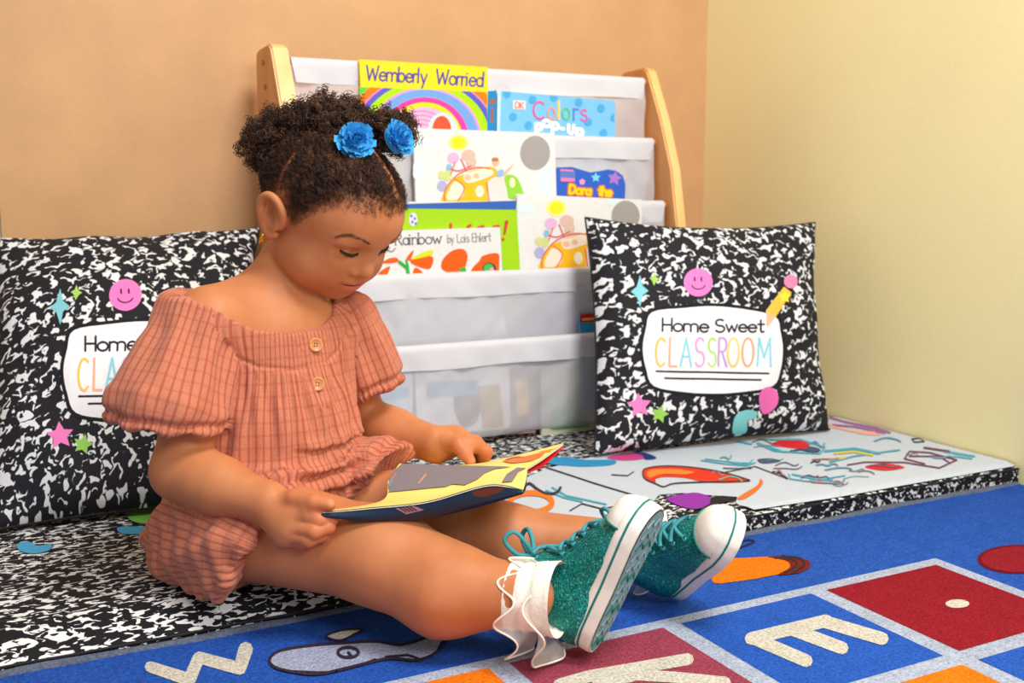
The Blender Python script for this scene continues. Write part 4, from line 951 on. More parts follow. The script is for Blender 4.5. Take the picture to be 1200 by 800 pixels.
def g_slF(P): return smax(smin(cone(P, slF0, slF1, .037, .046), cone(P, chF, chF+(J['elF']-chF)*.6, .040, .038), .012), plane(P, at(434, 462, 1.33), fr(.35, -.93, 0)), .005)
def g_lgN(P): return smax(smin(smin(cone(P, J['hipN'], J['hipN']+(J['knN']-J['hipN'])*.3, .0685, .066), cone(P, lgN0, lgN1, .078, .074), .01), ball(P, at(238, 640, 1.225), .052), .03), plane(P, at(290, 664, 1.16), fr(.86, -.50, .1)), .005)
def g_lgF(P): return smax(cone(P, lgF0, lgF1, .072, .062), plane(P, at(446, 562, 1.27), fr(.72, -.58, .35)), .005)
G_R = [g_torso, g_slN, g_slF, g_lgN, g_lgF]
def g_sdf(P):
    P = f32(P); d = g_torso(P)
    for g, k in zip(G_R[1:], (.007, .007, .014, .014)): d = smin(d, g(P), k)
    d = smax(d, (P[:, 2]-f32(zcut(P)))*.92, .004)
    return smax(d, f32(MATZ+.002)-P[:, 2], .004)
gp = np.array([c for c, _ in G_T]+[slN0, slN1, slF0, slF1, lgN0, lgN1, lgF0, lgF1])
GV, GF = mesh_sdf(g_sdf, gp.min(0)-.13, gp.max(0)+.1, .0021)
AX = [(G_T[1][0]*[1, 1, 0]+[0, 0, .05], UZ, TF), (slN0, nrm(slN1-slN0), TW), (slF0, nrm(slF1-slF0), TW), (lgN0, nrm(lgN1-lgN0), UZ), (lgF0, nrm(lgF1-lgF0), UZ)]
RADS = [.095, .055, .042, .075, .066]
def g_uv(P, k):
    o, a, f_ = AX[k]; q = P-o; v = q@a; e1 = nrm(f_-a*np.dot(f_, a)); e2 = np.cross(a, e1)
    return np.stack([np.arctan2(q@e2, q@e1)*RADS[k], v], 1)
DR = np.stack([g(f32(GV)) for g in G_R], 1); reg = DR.argmin(1)
UVr = np.stack([g_uv(GV, k) for k in range(5)], 1); uvv = UVr[np.arange(len(GV)), reg]
gn = grad(g_sdf, GV, .002); gn /= np.linalg.norm(gn, axis=1)[:, None]+1e-9
u_, v_ = uvv[:, 0], uvv[:, 1]; below = zcut(GV)-GV[:, 2]
gpx = pix(GV)
def wn(s, fu, fv): return np.sin(u_*fu+s+1.7*np.sin(v_*fv*.7+s))*np.cos(v_*fv+.6*np.sin(u_*fu*.5)+2*s)
disp = np.zeros(len(GV)); T_ = reg == 0
front = sst(0, .05, (GV-G_T[1][0])@TF)
yoke = sst(-.001, .004, below)*(1-sst(.036, .042, below))*T_*front
disp += yoke*.0011*np.sin(u_*2*np.pi/.0068)
disp -= .0022*np.exp(-((below-.040)/.0022)**2)*T_*front
disp += (1-yoke)*sst(.042, .050, below)*(1-sst(.07, .13, below))*.0021*np.sin(u_*2*np.pi/.0125+.8*np.sin(u_*60))*T_
disp += T_*sst(.05, .09, below)*(.0030*np.sin(u_*2*np.pi/.047+1+2.2*np.sin(v_*22))+.0020*np.sin(u_*2*np.pi/.027+2*np.sin(v_*31)))
disp += T_*(1-sst(.10, .20, GV[:, 2]))*.0035*np.sin(v_*2*np.pi/.034+2.5*np.sin(u_*24)+.6)
for k in (1, 2):
    m = reg == k; L_ = v_/np.linalg.norm((slN1-slN0) if k == 1 else (slF1-slF0))
    disp += m*(.0016*np.sin(u_*2*np.pi/.0095)*np.exp(-((L_+.35)/.35)**2)+.0028*np.sin(u_*2*np.pi/.042+1.5*np.sin(v_*30))*sst(-.2, .4, L_)+.0012*wn(2., 150, 60))
    hem = plane(GV, at(197, 497, 1.14), fr(-.17, -.98, .05)) if k == 1 else plane(GV, at(434, 462, 1.33), fr(.35, -.93, 0))
    disp += m*(-.0050*np.exp(-((hem+.011)/.0042)**2)+.0014*np.sin(u_*2*np.pi/.0062)*np.exp(-((hem+.006)/.007)**2))
for k, pt, nn_ in ((3, at(290, 664, 1.16), fr(.86, -.50, .1)), (4, at(446, 562, 1.27), fr(.72, -.58, .35))):
    m = reg == k; hem = plane(GV, pt, nn_)
    disp += m*(.0030*np.sin(u_*2*np.pi/.060+6*v_*9)+.0018*np.sin(v_*2*np.pi/.030+3*np.sin(u_*26))+.0010*wn(1., 130, 90))
    disp += m*(-.0026*np.exp(-((hem+.014)/.004)**2)+.0012*np.sin(u_*2*np.pi/.009)*np.exp(-((hem+.006)/.010)**2))
plk = sst(357, 359, gpx[:, 0]-(gpx[:, 1]-390)*.06)*(1-sst(381, 383, gpx[:, 0]-(gpx[:, 1]-390)*.06))*(1-sst(474, 477, gpx[:, 1]))*T_*front*(below > .002)
disp = disp*(1-.6*plk)+.0013*plk
for a_, b_ in ((0, 1), (0, 2)):      # armhole seams
    disp -= .0016*np.exp(-((DR[:, a_]-DR[:, b_])/.0045)**2)*(DR.min(1) > -.02)
fac = (gn@FW < .15)
for path, amp, wid in (([(280, 562), (340, 560), (395, 548), (438, 528)], .0075, 8), ([(290, 584), (345, 580), (400, 570), (446, 548)], .0070, 7), ([(345, 528), (390, 522), (432, 500)], .0045, 7), ([(385, 545), (410, 525), (430, 505)], .0035, 5)):
    q = cr(path, 8, False); dv = gpx[:, None]-q[None]; dist = np.linalg.norm(dv, axis=2); k_ = dist.argmin(1); dm = dist[np.arange(len(GV)), k_]; sg = np.sign(dv[np.arange(len(GV)), k_, 1]); sd = dm*sg
    e_ = np.minimum(k_, len(q)-1-k_)/(len(q)*.25); e_ = np.clip(e_, 0, 1)
    disp += fac*e_*amp*(np.exp(-((sd+wid*.5)/wid)**2)-.9*np.exp(-((sd-wid*.55)/(wid*.42))**2))*(np.isin(reg, (0, 3, 4)))
GV2 = GV+gn*disp[:, None]
GV2[:, 2] = np.maximum(GV2[:, 2], MATZ+.0025)
def plaid_mat():
    k = NT('salmon_check'); uv = k.n('ShaderNodeUVMap'); sp = k.n('ShaderNodeSeparateXYZ'); k.l(uv.outputs[0], sp.inputs[0])
    def stripe(sock, period, width, phase=0.0):
        d = k.n('ShaderNodeMath', operation='MULTIPLY_ADD'); k.l(sock, d.inputs[0]); d.inputs[1].default_value = 1/period; d.inputs[2].default_value = phase
        f_ = k.n('ShaderNodeMath', operation='FRACT'); k.l(d.outputs[0], f_.inputs[0])
        c_ = k.n('ShaderNodeMath', operation='COMPARE'); k.l(f_.outputs[0], c_.inputs[0]); c_.inputs[1].default_value = .5; c_.inputs[2].default_value = width/2
        return c_.outputs[0]
    tc = k.n('ShaderNodeTexCoord'); n = k.n('ShaderNodeTexNoise', Scale=500.0, Detail=3.0); k.l(tc.outputs['Object'], n.inputs['Vector'])
    base = k.ramp(n.outputs['Fac'], [(0.3, lin((188, 112, 86))), (0.7, lin((198, 124, 97)))]).outputs[0]
    h1 = k.mix(k.n('ShaderNodeMath', operation='MULTIPLY').outputs[0], base, base)
    def weight(s, w): m = k.n('ShaderNodeMath', operation='MULTIPLY'); k.l(s, m.inputs[0]); m.inputs[1].default_value = w; return m.outputs[0]
    c = k.mix(weight(stripe(sp.outputs[1], .0135, .2), .25), base, lin((158, 74, 54)))
    c = k.mix(weight(stripe(sp.outputs[0], .0085, .28), .62), c, lin((156, 68, 50)))
    c = k.mix(weight(stripe(sp.outputs[0], .0170, .06, .25), .0), c, lin((216, 162, 138)))
    k.l(c, k.b.inputs['Base Color']); k.b.inputs['Roughness'].default_value = .85; k.b.inputs['Specular IOR Level'].default_value = .15
    k.b.inputs['Sheen Weight'].default_value = .15
    k.bump(n.outputs['Fac'], .35, .0008); return k.m
m_plaid = plaid_mat()
romper = obj('romper', GV2, GF, m_plaid, girl, True)
fr_ = reg[GF]; freg = np.sort(fr_, 1)[:, 1]                # one region for each face, its own check direction
lay = romper.data.uv_layers.new(name='UVMap')
lay.data.foreach_set('uv', UVr[GF, freg[:, None]].reshape(-1, 2).astype(np.float32).ravel())
BVH_G = bvh_of(romper); BVH_B = bvh_of(body)
def hit(bv, x, y, off=0.0):
    d = Vector(ray(x, y)).normalized(); h, n, i, ds = bv.ray_cast(Vector(CAM), d)
    if h is None: h, n, i, ds = bv.find_nearest(Vector(CAM)+d*1.2)
    if n.dot(d) > 0: n = -n
    return np.array(h+n*off), np.array(n)
m_button = flat('tan_button', (206, 138, 88), .35, .15, 400); m_thread = flat('button_thread', (120, 62, 40), .8)
for bx_, by_ in ((369.5, 404), (372, 450)):
    p, n = hit(BVH_G, bx_, by_, .0012); e1 = nrm(np.cross(n, UZ)); e2 = np.cross(n, e1); prof = [(0, .0008), (.0045, .0008), (.0058, .0016), (.0070, .0024), (.0080, .0018), (.0082, 0)]
    a = np.linspace(0, 2*np.pi, 24, endpoint=False); G = [[p+n*h_+(e1*math.cos(q)+e2*math.sin(q))*r_ for q in a] for r_, h_ in prof]
    _b = MB(); _b.grid(G, closev=True); bo = _b.obj('button', m_button, romper)
    for q in range(4):
        c = p+n*.0010+(e1*math.cos(q*np.pi/2+.6)+e2*math.sin(q*np.pi/2+.6))*.0021
        MB().tube([c, c+n*.0004], .0008, 8).obj('button_hole', m_thread, bo)

# ------------------------------------------------------------------ face details
m_hair = None
def hair_mat():
    k = NT('dark_curly_hair'); tc = k.n('ShaderNodeTexCoord'); n = k.n('ShaderNodeTexNoise', Scale=70.0, Detail=4.0); k.l(tc.outputs['Object'], n.inputs['Vector'])
    r = k.ramp(n.outputs['Fac'], [(0.25, lin((30, 18, 14))), (0.55, lin((70, 43, 30))), (0.8, lin((132, 84, 54)))]); k.l(r.outputs[0], k.b.inputs['Base Color'])
    k.b.inputs['Roughness'].default_value = .45; k.b.inputs['Specular IOR Level'].default_value = .35; return k.m
m_hair = hair_mat(); m_lash = flat('eyelash_dark', (52, 30, 20), .6)
def strand_mesh(mb, pts, r0, n=4):
    pts = np.asarray(pts); mb.tube(pts, np.linspace(r0, r0*.35, len(pts)), n, False)
mir = np.array([1, -1, 1.])
def both(pxs, off):
    """surface points under pixels on the near side of the face and their mirror images"""
    q = [hit(BVH_B, x, y, 0) for x, y in pxs]; h = np.array([w2h(f32(p[None]))[0] for p, n in q], float); nn = np.array([n@HM for p, n in q])
    return h, nn
browc = cr([(396, 277.2), (404, 275.6), (414, 276.6), (425, 281), (434, 286)], 12, False); hB, nB = both(browc, 0)
lashc = cr([(398.5, 292.5), (403, 296.2), (409, 298.6), (415, 298.8), (420.5, 296.5)], 10, False); hL, nL = both(lashc, 0)
for s in (1, -1):
    mm = np.array([1, s, 1.]); _b = MB(); m_ = len(hB)
    for i in range(170):
        f_ = random.random(); k_ = min(m_-2, int(f_*(m_-1))); w_ = (1-abs(f_-.5)*1.2)*.0022
        p = hB[k_]+(hB[k_+1]-hB[k_])*random.random(); n = nB[k_]; tg = nrm(hB[k_+1]-hB[k_]); sd = np.cross(n, tg); sg = -1.0
        p = p+sd*random.uniform(-w_, w_); d = nrm(-tg+sd*random.uniform(-.35, .35)); L_ = random.uniform(.0035, .006)
        strand_mesh(_b, [h2w((p+n*(.0002+.0005*t)+d*L_*t)*mm) for t in (0, .5, 1)], .0002, 3)
    _b.obj('eyebrow', flat('eyebrow_brown', (128, 76, 48), .7), girl)
    _b = MB(); w = np.sin(np.linspace(.25, np.pi-.15, len(hL)))
    _b.tube([h2w((p+n*.0003)*mm) for p, n in zip(hL, nL)], .0019*w**.6, 6)
    for i in range(46):
        k_ = random.randrange(1, len(hL)-1); p = hL[k_]; n = nL[k_]; f_ = k_/len(hL)
        d = nrm(n*.7+np.array([.25, -.35*(1-f_), -.75])); L_ = random.uniform(.003, .005); side = np.array([0, -.12, .25])
        strand_mesh(_b, [h2w((p+d*L_*t+side*L_*.5*t*t)*mm) for t in (0, .35, .7, 1)], .00028, 3)
    _b.obj('eyelashes', m_lash, girl)
# gold hoop
ec = h2w((-.0060, -.0795, -.0375)); _b = MB(); a = np.linspace(0, 2*np.pi, 25)
_b.tube([ec+HU*.0062*math.cos(q)*HS+(HF*.3+HL*-.6+0)*.0052*math.sin(q) for q in a], .0014, 8, False).obj('earring', flat('gold', (232, 176, 60), .2, .05, 50, 1.0), girl)

# ------------------------------------------------------------------ hair
m_cap = m_hair
def coils(S, D, R, pitch, turns, rad, m=15, taper=True):
    S, D = np.asarray(S, float), np.asarray(D, float); N_ = len(S); D = D/np.linalg.norm(D, axis=1)[:, None]
    rv = RNG.normal(size=(N_, 3)); a = np.cross(D, rv); a /= np.linalg.norm(a, axis=1)[:, None]; b = np.cross(D, a)
    t = np.linspace(0, 1, m)[None, :, None]; ph = RNG.uniform(0, 6.28, (N_, 1, 1)); th = 2*np.pi*turns[:, None, None]*t+ph
    e1 = a[:, None]*np.cos(th)+b[:, None]*np.sin(th); grow = np.minimum(1, .35+t*1.6)
    C_ = S[:, None]+D[:, None]*(pitch*turns)[:, None, None]*t+e1*(R[:, None, None]*grow)
    C_ -= (e1[:, :1]*(R[:, None, None]*.35))
    V = []
    for j in range(3):
        q = 2*np.pi*j/3; V.append(C_+(e1*math.cos(q)+D[:, None]*math.sin(q))*(rad[:, None, None]*(1-.4*t)))
    V = np.stack(V, 2)                         # N,m,3,3
    base = (np.arange(N_)*m*3)[:, None, None]; i = np.arange(m-1)[None, :, None]*3; j = np.arange(3)[None, None]; j2 = (j+1) % 3
    F_ = np.stack([base+i+j, base+i+j2, base+i+3+j2, base+i+3+j], -1).reshape(-1, 4)
    return V.reshape(-1, 3), F_
PUFF = [(at(324, 168, 1.245), .040, 1150), (at(352, 150, 1.225), .030, 700), (at(386, 146, 1.215), .036, 950), (at(408, 142, 1.235), .026, 420), (at(459, 155, 1.262), .029, 620)]
sel = ishead & (scalp > .02); sp_, sn_ = BV_[sel], None
gb = grad(body_sdf, sp_, .002); sn_ = gb/np.linalg.norm(gb, axis=1)[:, None]; sh_ = hx[sel]
spx = pix(sp_)
nearside = (sn_@FW) < .1
pd = np.where(nearside, part_dist(spx), 99)
hv, hf, off_ = [], [], 0
def put(v, f):
    global off_
    hv.append(v); hf.append(np.asarray(f)+off_); off_ += len(v)
# cap of close curls
ok = np.where((pd > 3.0) & (scalp[sel] > .35))[0]
edge = np.clip((sh_[:, 2]-hairline(sh_[:, 0]))/.034, 0, 1)
pick = RNG.choice(ok, 12500); e_ = edge[pick]
keep = RNG.random(len(pick)) < .10+.90*e_; pick = pick[keep]; e_ = e_[keep]
S = sp_[pick]+RNG.normal(scale=.0009, size=(len(pick), 3))
pull = np.array([PUFF[k][0] for k in np.argmin(np.stack([np.linalg.norm(S-c, axis=1) for c, r, n in PUFF], 1), 1)])-S
pull -= sn_[pick]*(pull*sn_[pick]).sum(1)[:, None]; pull /= np.linalg.norm(pull, axis=1)[:, None]+1e-9
D_ = sn_[pick]*(.25+.65*e_)[:, None]+pull*.8+RNG.normal(scale=.35, size=S.shape)
put(*coils(S+sn_[pick]*.0004, D_, RNG.uniform(.0011, .0024, len(S))*(.5+.5*e_), np.full(len(S), .0021), RNG.uniform(1.6, 3.0, len(S)), RNG.uniform(.00032, .0005, len(S))*(.55+.45*e_)))
# baby hair along the hairline
hl = sh_[:, 2]-hairline(sh_[:, 0]); ok2 = np.where((hl > -.007) & (hl < .028) & (pd > 1.5))[0]; pick = RNG.choice(ok2, 6000); S = sp_[pick]+RNG.normal(scale=.0012, size=(len(pick), 3))
upv = HU*.75-HF*.5; D_ = upv-sn_[pick]*(sn_[pick]@upv)[:, None]+RNG.normal(scale=.45, size=S.shape); D_ += sn_[pick]*.12
put(*coils(S+sn_[pick]*.0002, D_, RNG.uniform(.0004, .0014, len(S)), np.full(len(S), .0042), RNG.uniform(.8, 2.2, len(S)), np.full(len(S), .00015)))
# puffs
for c, r, n in PUFF:
    v = RNG.normal(size=(n, 3)); v /= np.linalg.norm(v, axis=1)[:, None]; rr = r*RNG.uniform(.35, .98, n)**.7
    lump = 1+.16*np.sin(v[:, 0]*7+c[0]*90)*np.sin(v[:, 2]*6+c[1]*70); S = c+v*(rr*lump)[:, None]*np.array([1, 1, .92])
    D_ = v+RNG.normal(scale=.7, size=v.shape)
    put(*coils(S, D_, RNG.uniform(.0020, .0042, n), RNG.uniform(.0022, .0036, n), RNG.uniform(1.8, 3.6, n), RNG.uniform(.00045, .00075, n), 18))
for c, r, n in PUFF:            # stray coils standing off the outline
    n = 60; v = RNG.normal(size=(n, 3))+np.array([0, 0, .5]); v /= np.linalg.norm(v, axis=1)[:, None]; S = c+v*r*.92
    put(*coils(S, v+RNG.normal(scale=.3, size=v.shape), RNG.uniform(.002, .004, n), RNG.uniform(.003, .005, n), RNG.uniform(1.8, 3.2, n), np.full(n, .0005), 20))
hair = obj('hair', np.vstack(hv), np.vstack(hf), m_hair, girl, True)
def hair_core(P):
    P = f32(P); d = None
    for c, r, n in PUFF: e = ball(P, c, r*.80); d = e if d is None else smin(d, e, .012)
    return d+.0022*np.sin(P[:, 0]*520)*np.sin(P[:, 1]*470)*np.sin(P[:, 2]*500)
pc = np.array([c for c, r, n in PUFF]); HCv, HCf = mesh_sdf(hair_core, pc.min(0)-.05, pc.max(0)+.05, .003, proj=1)
obj('hair_puff', HCv, HCf, flat('hair_core', (36, 22, 17), .9, .3, 300), hair, True)

# fabric flowers
m_fl = flat('flower_blue', (62, 166, 228), .8, .14, 120)
def petal_mesh():
    G = []
    for i in range(5):
        s = i/4; w = .0068*math.sin(min(1, s*1.15+.12)*np.pi*.78+.1)
        G.append([(s*.0125, w*t, .0045*s*s+.0016*t*t*(1-s)+.0008*math.sin(t*5+s*4)) for t in (-1, -.5, 0, .5, 1)])
    return np.array(G).reshape(-1, 3), [(i*5+j, i*5+j+1, i*5+j+6, i*5+j+5) for i in range(4) for j in range(4)]
pv, pf = petal_mesh(); pme = bpy.data.meshes.new('petal'); pme.from_pydata(pv.tolist(), [], pf); pme.materials.append(m_fl)
pme.polygons.foreach_set('use_smooth', np.ones(len(pf), bool))
def flower(px, py, D, nrm_, label):
    c = at(px, py, D); n = nrm(nrm_); e1 = nrm(np.cross(n, UZ)); e2 = np.cross(n, e1)
    a = np.linspace(0, 2*np.pi, 20, endpoint=False); G = [[c-n*.004+(e1*math.cos(q)+e2*math.sin(q))*r_+n*h_ for q in a] for r_, h_ in ((.0005, -.003), (.012, -.003), (.016, 0), (.010, .004), (.0005, .005))]
    _b = MB(); _b.grid(G, closev=True); base = _b.obj('hair_flower', m_fl, girl); base['label'] = label
    for ring, (cnt, rad, lift, tilt) in enumerate(((15, .0140, .000, .15), (13, .0105, .0028, .45), (10, .0070, .0052, .75), (7, .0036, .0074, 1.05), (3, .0008, .0090, 1.3))):
        for i in range(cnt):
            q = 2*np.pi*(i+.5*(ring % 2)+random.uniform(-.2, .2))/cnt; rd = e1*math.cos(q)+e2*math.sin(q); tg = np.cross(n, rd); tl = tilt+random.uniform(-.25, .25)
            x_ = rd*math.cos(tl)+n*math.sin(tl); z_ = np.cross(x_, tg); s = random.uniform(.85, 1.1)*(1-.06*ring)
            o = bpy.data.objects.new('petal', pme); COL.objects.link(o); o.parent = base
            tw = random.uniform(-.3, .3); y_ = tg*math.cos(tw)+z_*math.sin(tw); z2 = np.cross(x_, y_)
            p = c+rd*rad*.72+n*lift-OFF[base.name]
            o.matrix_local = Matrix(((x_[0]*s, y_[0]*s, z2[0]*s, p[0]), (x_[1]*s, y_[1]*s, z2[1]*s, p[1]), (x_[2]*s, y_[2]*s, z2[2]*s, p[2]), (0, 0, 0, 1)))
flower(416, 165, 1.172, fr(.30, .25, .92), 'ruffled bright blue fabric flower nearer the ear')
flower(465, 163, 1.205, fr(.78, .30, .55), 'ruffled bright blue fabric flower at the front of the head')

# ------------------------------------------------------------------ sneakers and socks
def glitter():
    k = NT('teal_glitter'); tc = k.n('ShaderNodeTexCoord'); vo = k.n('ShaderNodeTexVoronoi', Scale=900.0); k.l(tc.outputs['Object'], vo.inputs['Vector'])
    r = k.ramp(vo.outputs['Color'], [(0.0, lin((0, 62, 66))), (0.45, lin((8, 124, 120))), (0.8, lin((30, 172, 158))), (1.0, lin((150, 235, 220)))]); k.l(r.outputs[0], k.b.inputs['Base Color'])
    k.b.inputs['Roughness'].default_value = .35; k.b.inputs['Metallic'].default_value = .45
    sub_ = k.n('ShaderNodeVectorMath', operation='SUBTRACT'); k.l(vo.outputs['Color'], sub_.inputs[0]); sub_.inputs[1].default_value = (.5, .5, .5)
    sc_ = k.n('ShaderNodeVectorMath', operation='SCALE'); k.l(sub_.outputs[0], sc_.inputs[0]); sc_.inputs['Scale'].default_value = .55
    ge = k.n('ShaderNodeNewGeometry'); ad = k.n('ShaderNodeVectorMath', operation='ADD'); k.l(ge.outputs['Normal'], ad.inputs[0]); k.l(sc_.outputs[0], ad.inputs[1])
    no = k.n('ShaderNodeVectorMath', operation='NORMALIZE'); k.l(ad.outputs[0], no.inputs[0]); k.l(no.outputs[0], k.b.inputs['Normal']); return k.m
m_gl = glitter(); m_rub = flat('white_rubber', (232, 226, 216), .55, .05, 60); m_teal = flat('teal_stripe', (16, 120, 110), .5)
m_lace = flat('teal_lace', (62, 148, 158), .8, .15, 700); m_tread = flat('tread_grey', (124, 158, 164), .7, .2, 80)
m_org = cloth_mat('organza', (250, 247, 238), .55); m_sock = flat('sock_cream', (240, 234, 222), .9, .05, 300, bump=.3); m_trim = flat('frill_edge', (242, 236, 218), .6)
SL = .168
def half_w(x):
    s = np.clip(x/SL, 0, 1); w = np.interp(s, [0, .02, .06, .14, .3, .45, .6, .75, .86, .94, .985, 1.0], [.0, .010, .0175, .0235, .0255, .0260, .0295, .0325, .0310, .0235, .0120, 0.0]); return w
def outline(n=40, k=1.0):
    t = (1-np.cos(np.linspace(0, np.pi, n)))/2*SL; w = half_w(t)*k
    up_ = np.stack([t, w], 1); lo_ = np.stack([t[::-1], -w[::-1]], 1)[1:-1]; return np.vstack([up_, lo_])
def shoe(origin, ax, az, side, label):
    ax = nrm(ax); az = nrm(az-ax*np.dot(az, ax)); ay = np.cross(az, ax); M3 = np.stack([ax, ay, az], 1)
    W = lambda p: np.asarray(origin)+np.asarray(p, float)@M3.T
    sh = bpy.data.objects.new('sneaker', None); COL.objects.link(sh); sh.parent = girl; sh.location = np.asarray(origin)-OFF[girl.name]; OFF[sh.name] = np.asarray(origin, float); sh['label'] = label
    ol = outline()
    def band(z0, z1, k0, k1, name, mat, cap=None):
        c = np.array([SL/2, 0]); rows = []
        for z, k in ((z0, k0), (z1, k1)): rows.append([W((c[0]+(x-c[0])*(1+(k-1)*.4), y*k, z+.006*max(0, (x/SL-.72))**1.0*.6)) for x, y in ol])
        mb = MB(); mb.grid(np.array(rows), closev=True); return mb.obj(name, mat, sh)
    rows = [(.0, .955), (.0012, .985), (.004, 1.0), (.018, 1.02), (.0215, 1.015), (.0225, .97), (.0225, .80)]
    G = [[W((SL/2+(x-SL/2)*(1+(k-1)*.5), y*k, z)) for x, y in ol] for z, k in rows]
    mb = MB(); mb.grid(np.array(G), closev=True); n_ = len(ol); mb.f.append(tuple(range(n_-1, -1, -1))); mb.obj('sole', m_rub, sh)
    band(.0118, .0142, 1.028, 1.030, 'sole_stripe', m_teal)
    # tread
    mb = MB(); o2 = outline(30, .86); mb.add([W((SL/2+(x-SL/2)*.95, y, -.0006)) for x, y in o2], [tuple(range(len(o2)-1, -1, -1))]); tr = mb.obj('tread', m_tread, sh)
    for i in range(12):
        x = .016+i*.0122; w = float(half_w(x))*.62
        mb = MB(); mb.tube([W((x-.004, -w, -.0012)), W((x+.004, -w*.5, -.0012)), W((x-.004, 0, -.0012)), W((x+.004, w*.5, -.0012)), W((x-.004, w, -.0012))], .0011, 5).obj('tread_bar', m_tread if i % 3 else m_teal, tr)
    # upper (implicit)
    iM = M3
    def usdf(P):
        q = (f32(P)-f32(origin))@f32(iM); ay_ = q*np.array([1, 1, 1], np.float32)
        d = cone(q, (.030, 0, .034), (.034, 0, .082), .0270, .0315)
        d = smin(d, ellip(q, (.062, 0, .026), (.062, .0262, .034)), .02)
        d = smin(d, ellip(q, (.118, 0, .020), (.046, .0305, .024)), .018)
        d = smin(d, cone(q, (.045, 0, .070), (.105, 0, .036), .020, .018), .018)
        d = smax(d, f32(.015)-q[:, 2], .003)
        return smax(d, (q[:, 2]-f32(.092))+(q[:, 0]-f32(.03))*-.12, .004)
    cs = np.array([W((x, y, z)) for x in (-.01, .18) for y in (-.04, .04) for z in (0, .11)]); v, f = mesh_sdf(usdf, cs.min(0)-.005, cs.max(0)+.005, .0022, proj=2)
    up = obj('upper', v, f, m_gl, sh, True); ub = bvh_of(up)
    # toe cap
    ql = (v-origin)@M3
    capm = MB(); G = []
    for t in np.linspace(0, 1, 12):
        row = []
        for a in np.linspace(0, np.pi, 17):
            x = .135+.0305*math.sin(t*np.pi/2); w = float(half_w(min(x, .1665)))*.985; hgt = .0235*math.cos(t*np.pi/2)**.55+.0015
            row.append(W((x, w*math.cos(a), .0195+hgt*math.sin(a)**.85)))
        G.append(row)
    capm.grid(np.array(G)); capm.obj('toe_cap', m_rub, sh)
    a_ = np.linspace(0.02, np.pi-.02, 24); capm = MB(); capm.tube([W((.1345, float(half_w(.135))*1.0*math.cos(a), .0195+.0255*math.sin(a)**.85)) for a in a_], .0013, 6).obj('toe_trim', m_teal, sh)
    def top(x, y=0.0, off=.0018):
        o = Vector(W((x-.03, y, .2))); dr = Vector(M3@np.array([.22, 0, -1.0])).normalized(); h, n, i, ds = ub.ray_cast(o, dr)
        if h is None: h = Vector(W((x, y, .05))); n = Vector(az)
        return np.array(h)+np.array(n)*off
    st = np.linspace(.118, .066, 5)
    for i, x in enumerate(st):          # crossed laces and eyelets
        for s in (1, -1):
            x2 = st[min(i+1, 4)]; w1 = .0125+.001*i; p = [top(x+(x2-x)*t, s*w1*(1-2*t), .0026+.0012*math.sin(t*np.pi)+(.0008 if s > 0 else 0)) for t in np.linspace(0, 1, 7)]
            if i < 4: mb = MB(); mb.tube(p, .0023, 6).obj('lace', m_lace, sh)
            e = top(x, s*w1*1.1, .0008); mb = MB(); mb.tube([e-az*.0005, e+az*.0016], .0028, 10).obj('eyelet', m_lace, sh)
    k0 = top(.062, 0, .006)
    for s in (1, -1):
        lp = cr([(0, 0, 0), (.010, .008*s, .010), (.016, .016*s, .024), (.004, .020*s, .028), (-.004, .012*s, .012), (0, 0, 0)], 5, False)
        mb = MB(); mb.tube([k0+q@M3.T for q in lp], .0025, 6).obj('lace_bow', m_lace, sh)
        tl = cr([(0, 0, 0), (-.006, .012*s, .004), (-.010, .024*s, -.004), (-.022, .031*s, -.010)], 5, False)
        mb = MB(); mb.tube([k0+q@M3.T for q in tl], .0018, 6).obj('lace_end', m_lace, sh)
    mb = MB(); mb.tube([k0-ay*.004, k0, k0+ay*.004], [.003, .0042, .003], 8).obj('lace_knot', m_lace, sh)
    # stitching along the quarter
    for s in (1, -1):
        for dz in (0, .003): mb = MB(); mb.tube([top(x, s*(.0165+dz), .0004) for x in np.linspace(.118, .050, 16)], .00035, 4).obj('stitching', m_lace, sh)
    return W, sh
def frill(c, axis, r0, r1, len_, waves, phase, parent, seed, droop=0.0):
    axis = nrm(axis); e1 = nrm(np.cross(axis, UZ)); e2 = np.cross(axis, e1); G = []; n = 150
    for i in range(9):
        t = i/8; row = []
        for q in np.linspace(0, 2*np.pi, n, endpoint=False):
            wv = math.sin(waves*q+phase+.7*math.sin(2*q+seed)); dr = e1*math.cos(q)+e2*math.sin(q); r = r0+(r1-r0)*t**.8*(1+.18*wv)*(.62-.42*dr[2])
            p = c+(e1*math.cos(q)+e2*math.sin(q))*r+axis*(len_*t+.010*t*math.cos(waves*q+phase+seed))
            p[2] = max(p[2], .004+.002*t); row.append(p)
        G.append(row)
    mb = MB(); mb.grid(np.array(G), closev=True); fo = mb.obj('frill', m_org, parent)
    mb = MB(); mb.tube(np.array(G[-1]+[G[-1][0]]), .0011, 5, False).obj('frill_edge', m_trim, fo)
def sock(c, axis, parent_label, sc=1.0):
    axis = nrm(axis); e1 = nrm(np.cross(axis, UZ)); e2 = np.cross(axis, e1); G = []
    for t in np.linspace(-.026, .036, 14):
        r = .0335*sc+.0012*math.sin(t*420)+(.003 if t > .02 else 0); G.append([c+axis*t+(e1*math.cos(q)+e2*math.sin(q))*r for q in np.linspace(0, 2*np.pi, 30, endpoint=False)])
    mb = MB(); mb.grid(np.array(G), closev=True); so = mb.obj('sock', m_sock, girl); so['label'] = parent_label; return so
oN = at(693, 766, 1.062)
WN, shN = shoe(oN, fr(.40, .915, .02), fr(-.80, .34, -.50), 1, 'teal glitter high-top sneaker on the nearer foot, sole showing')
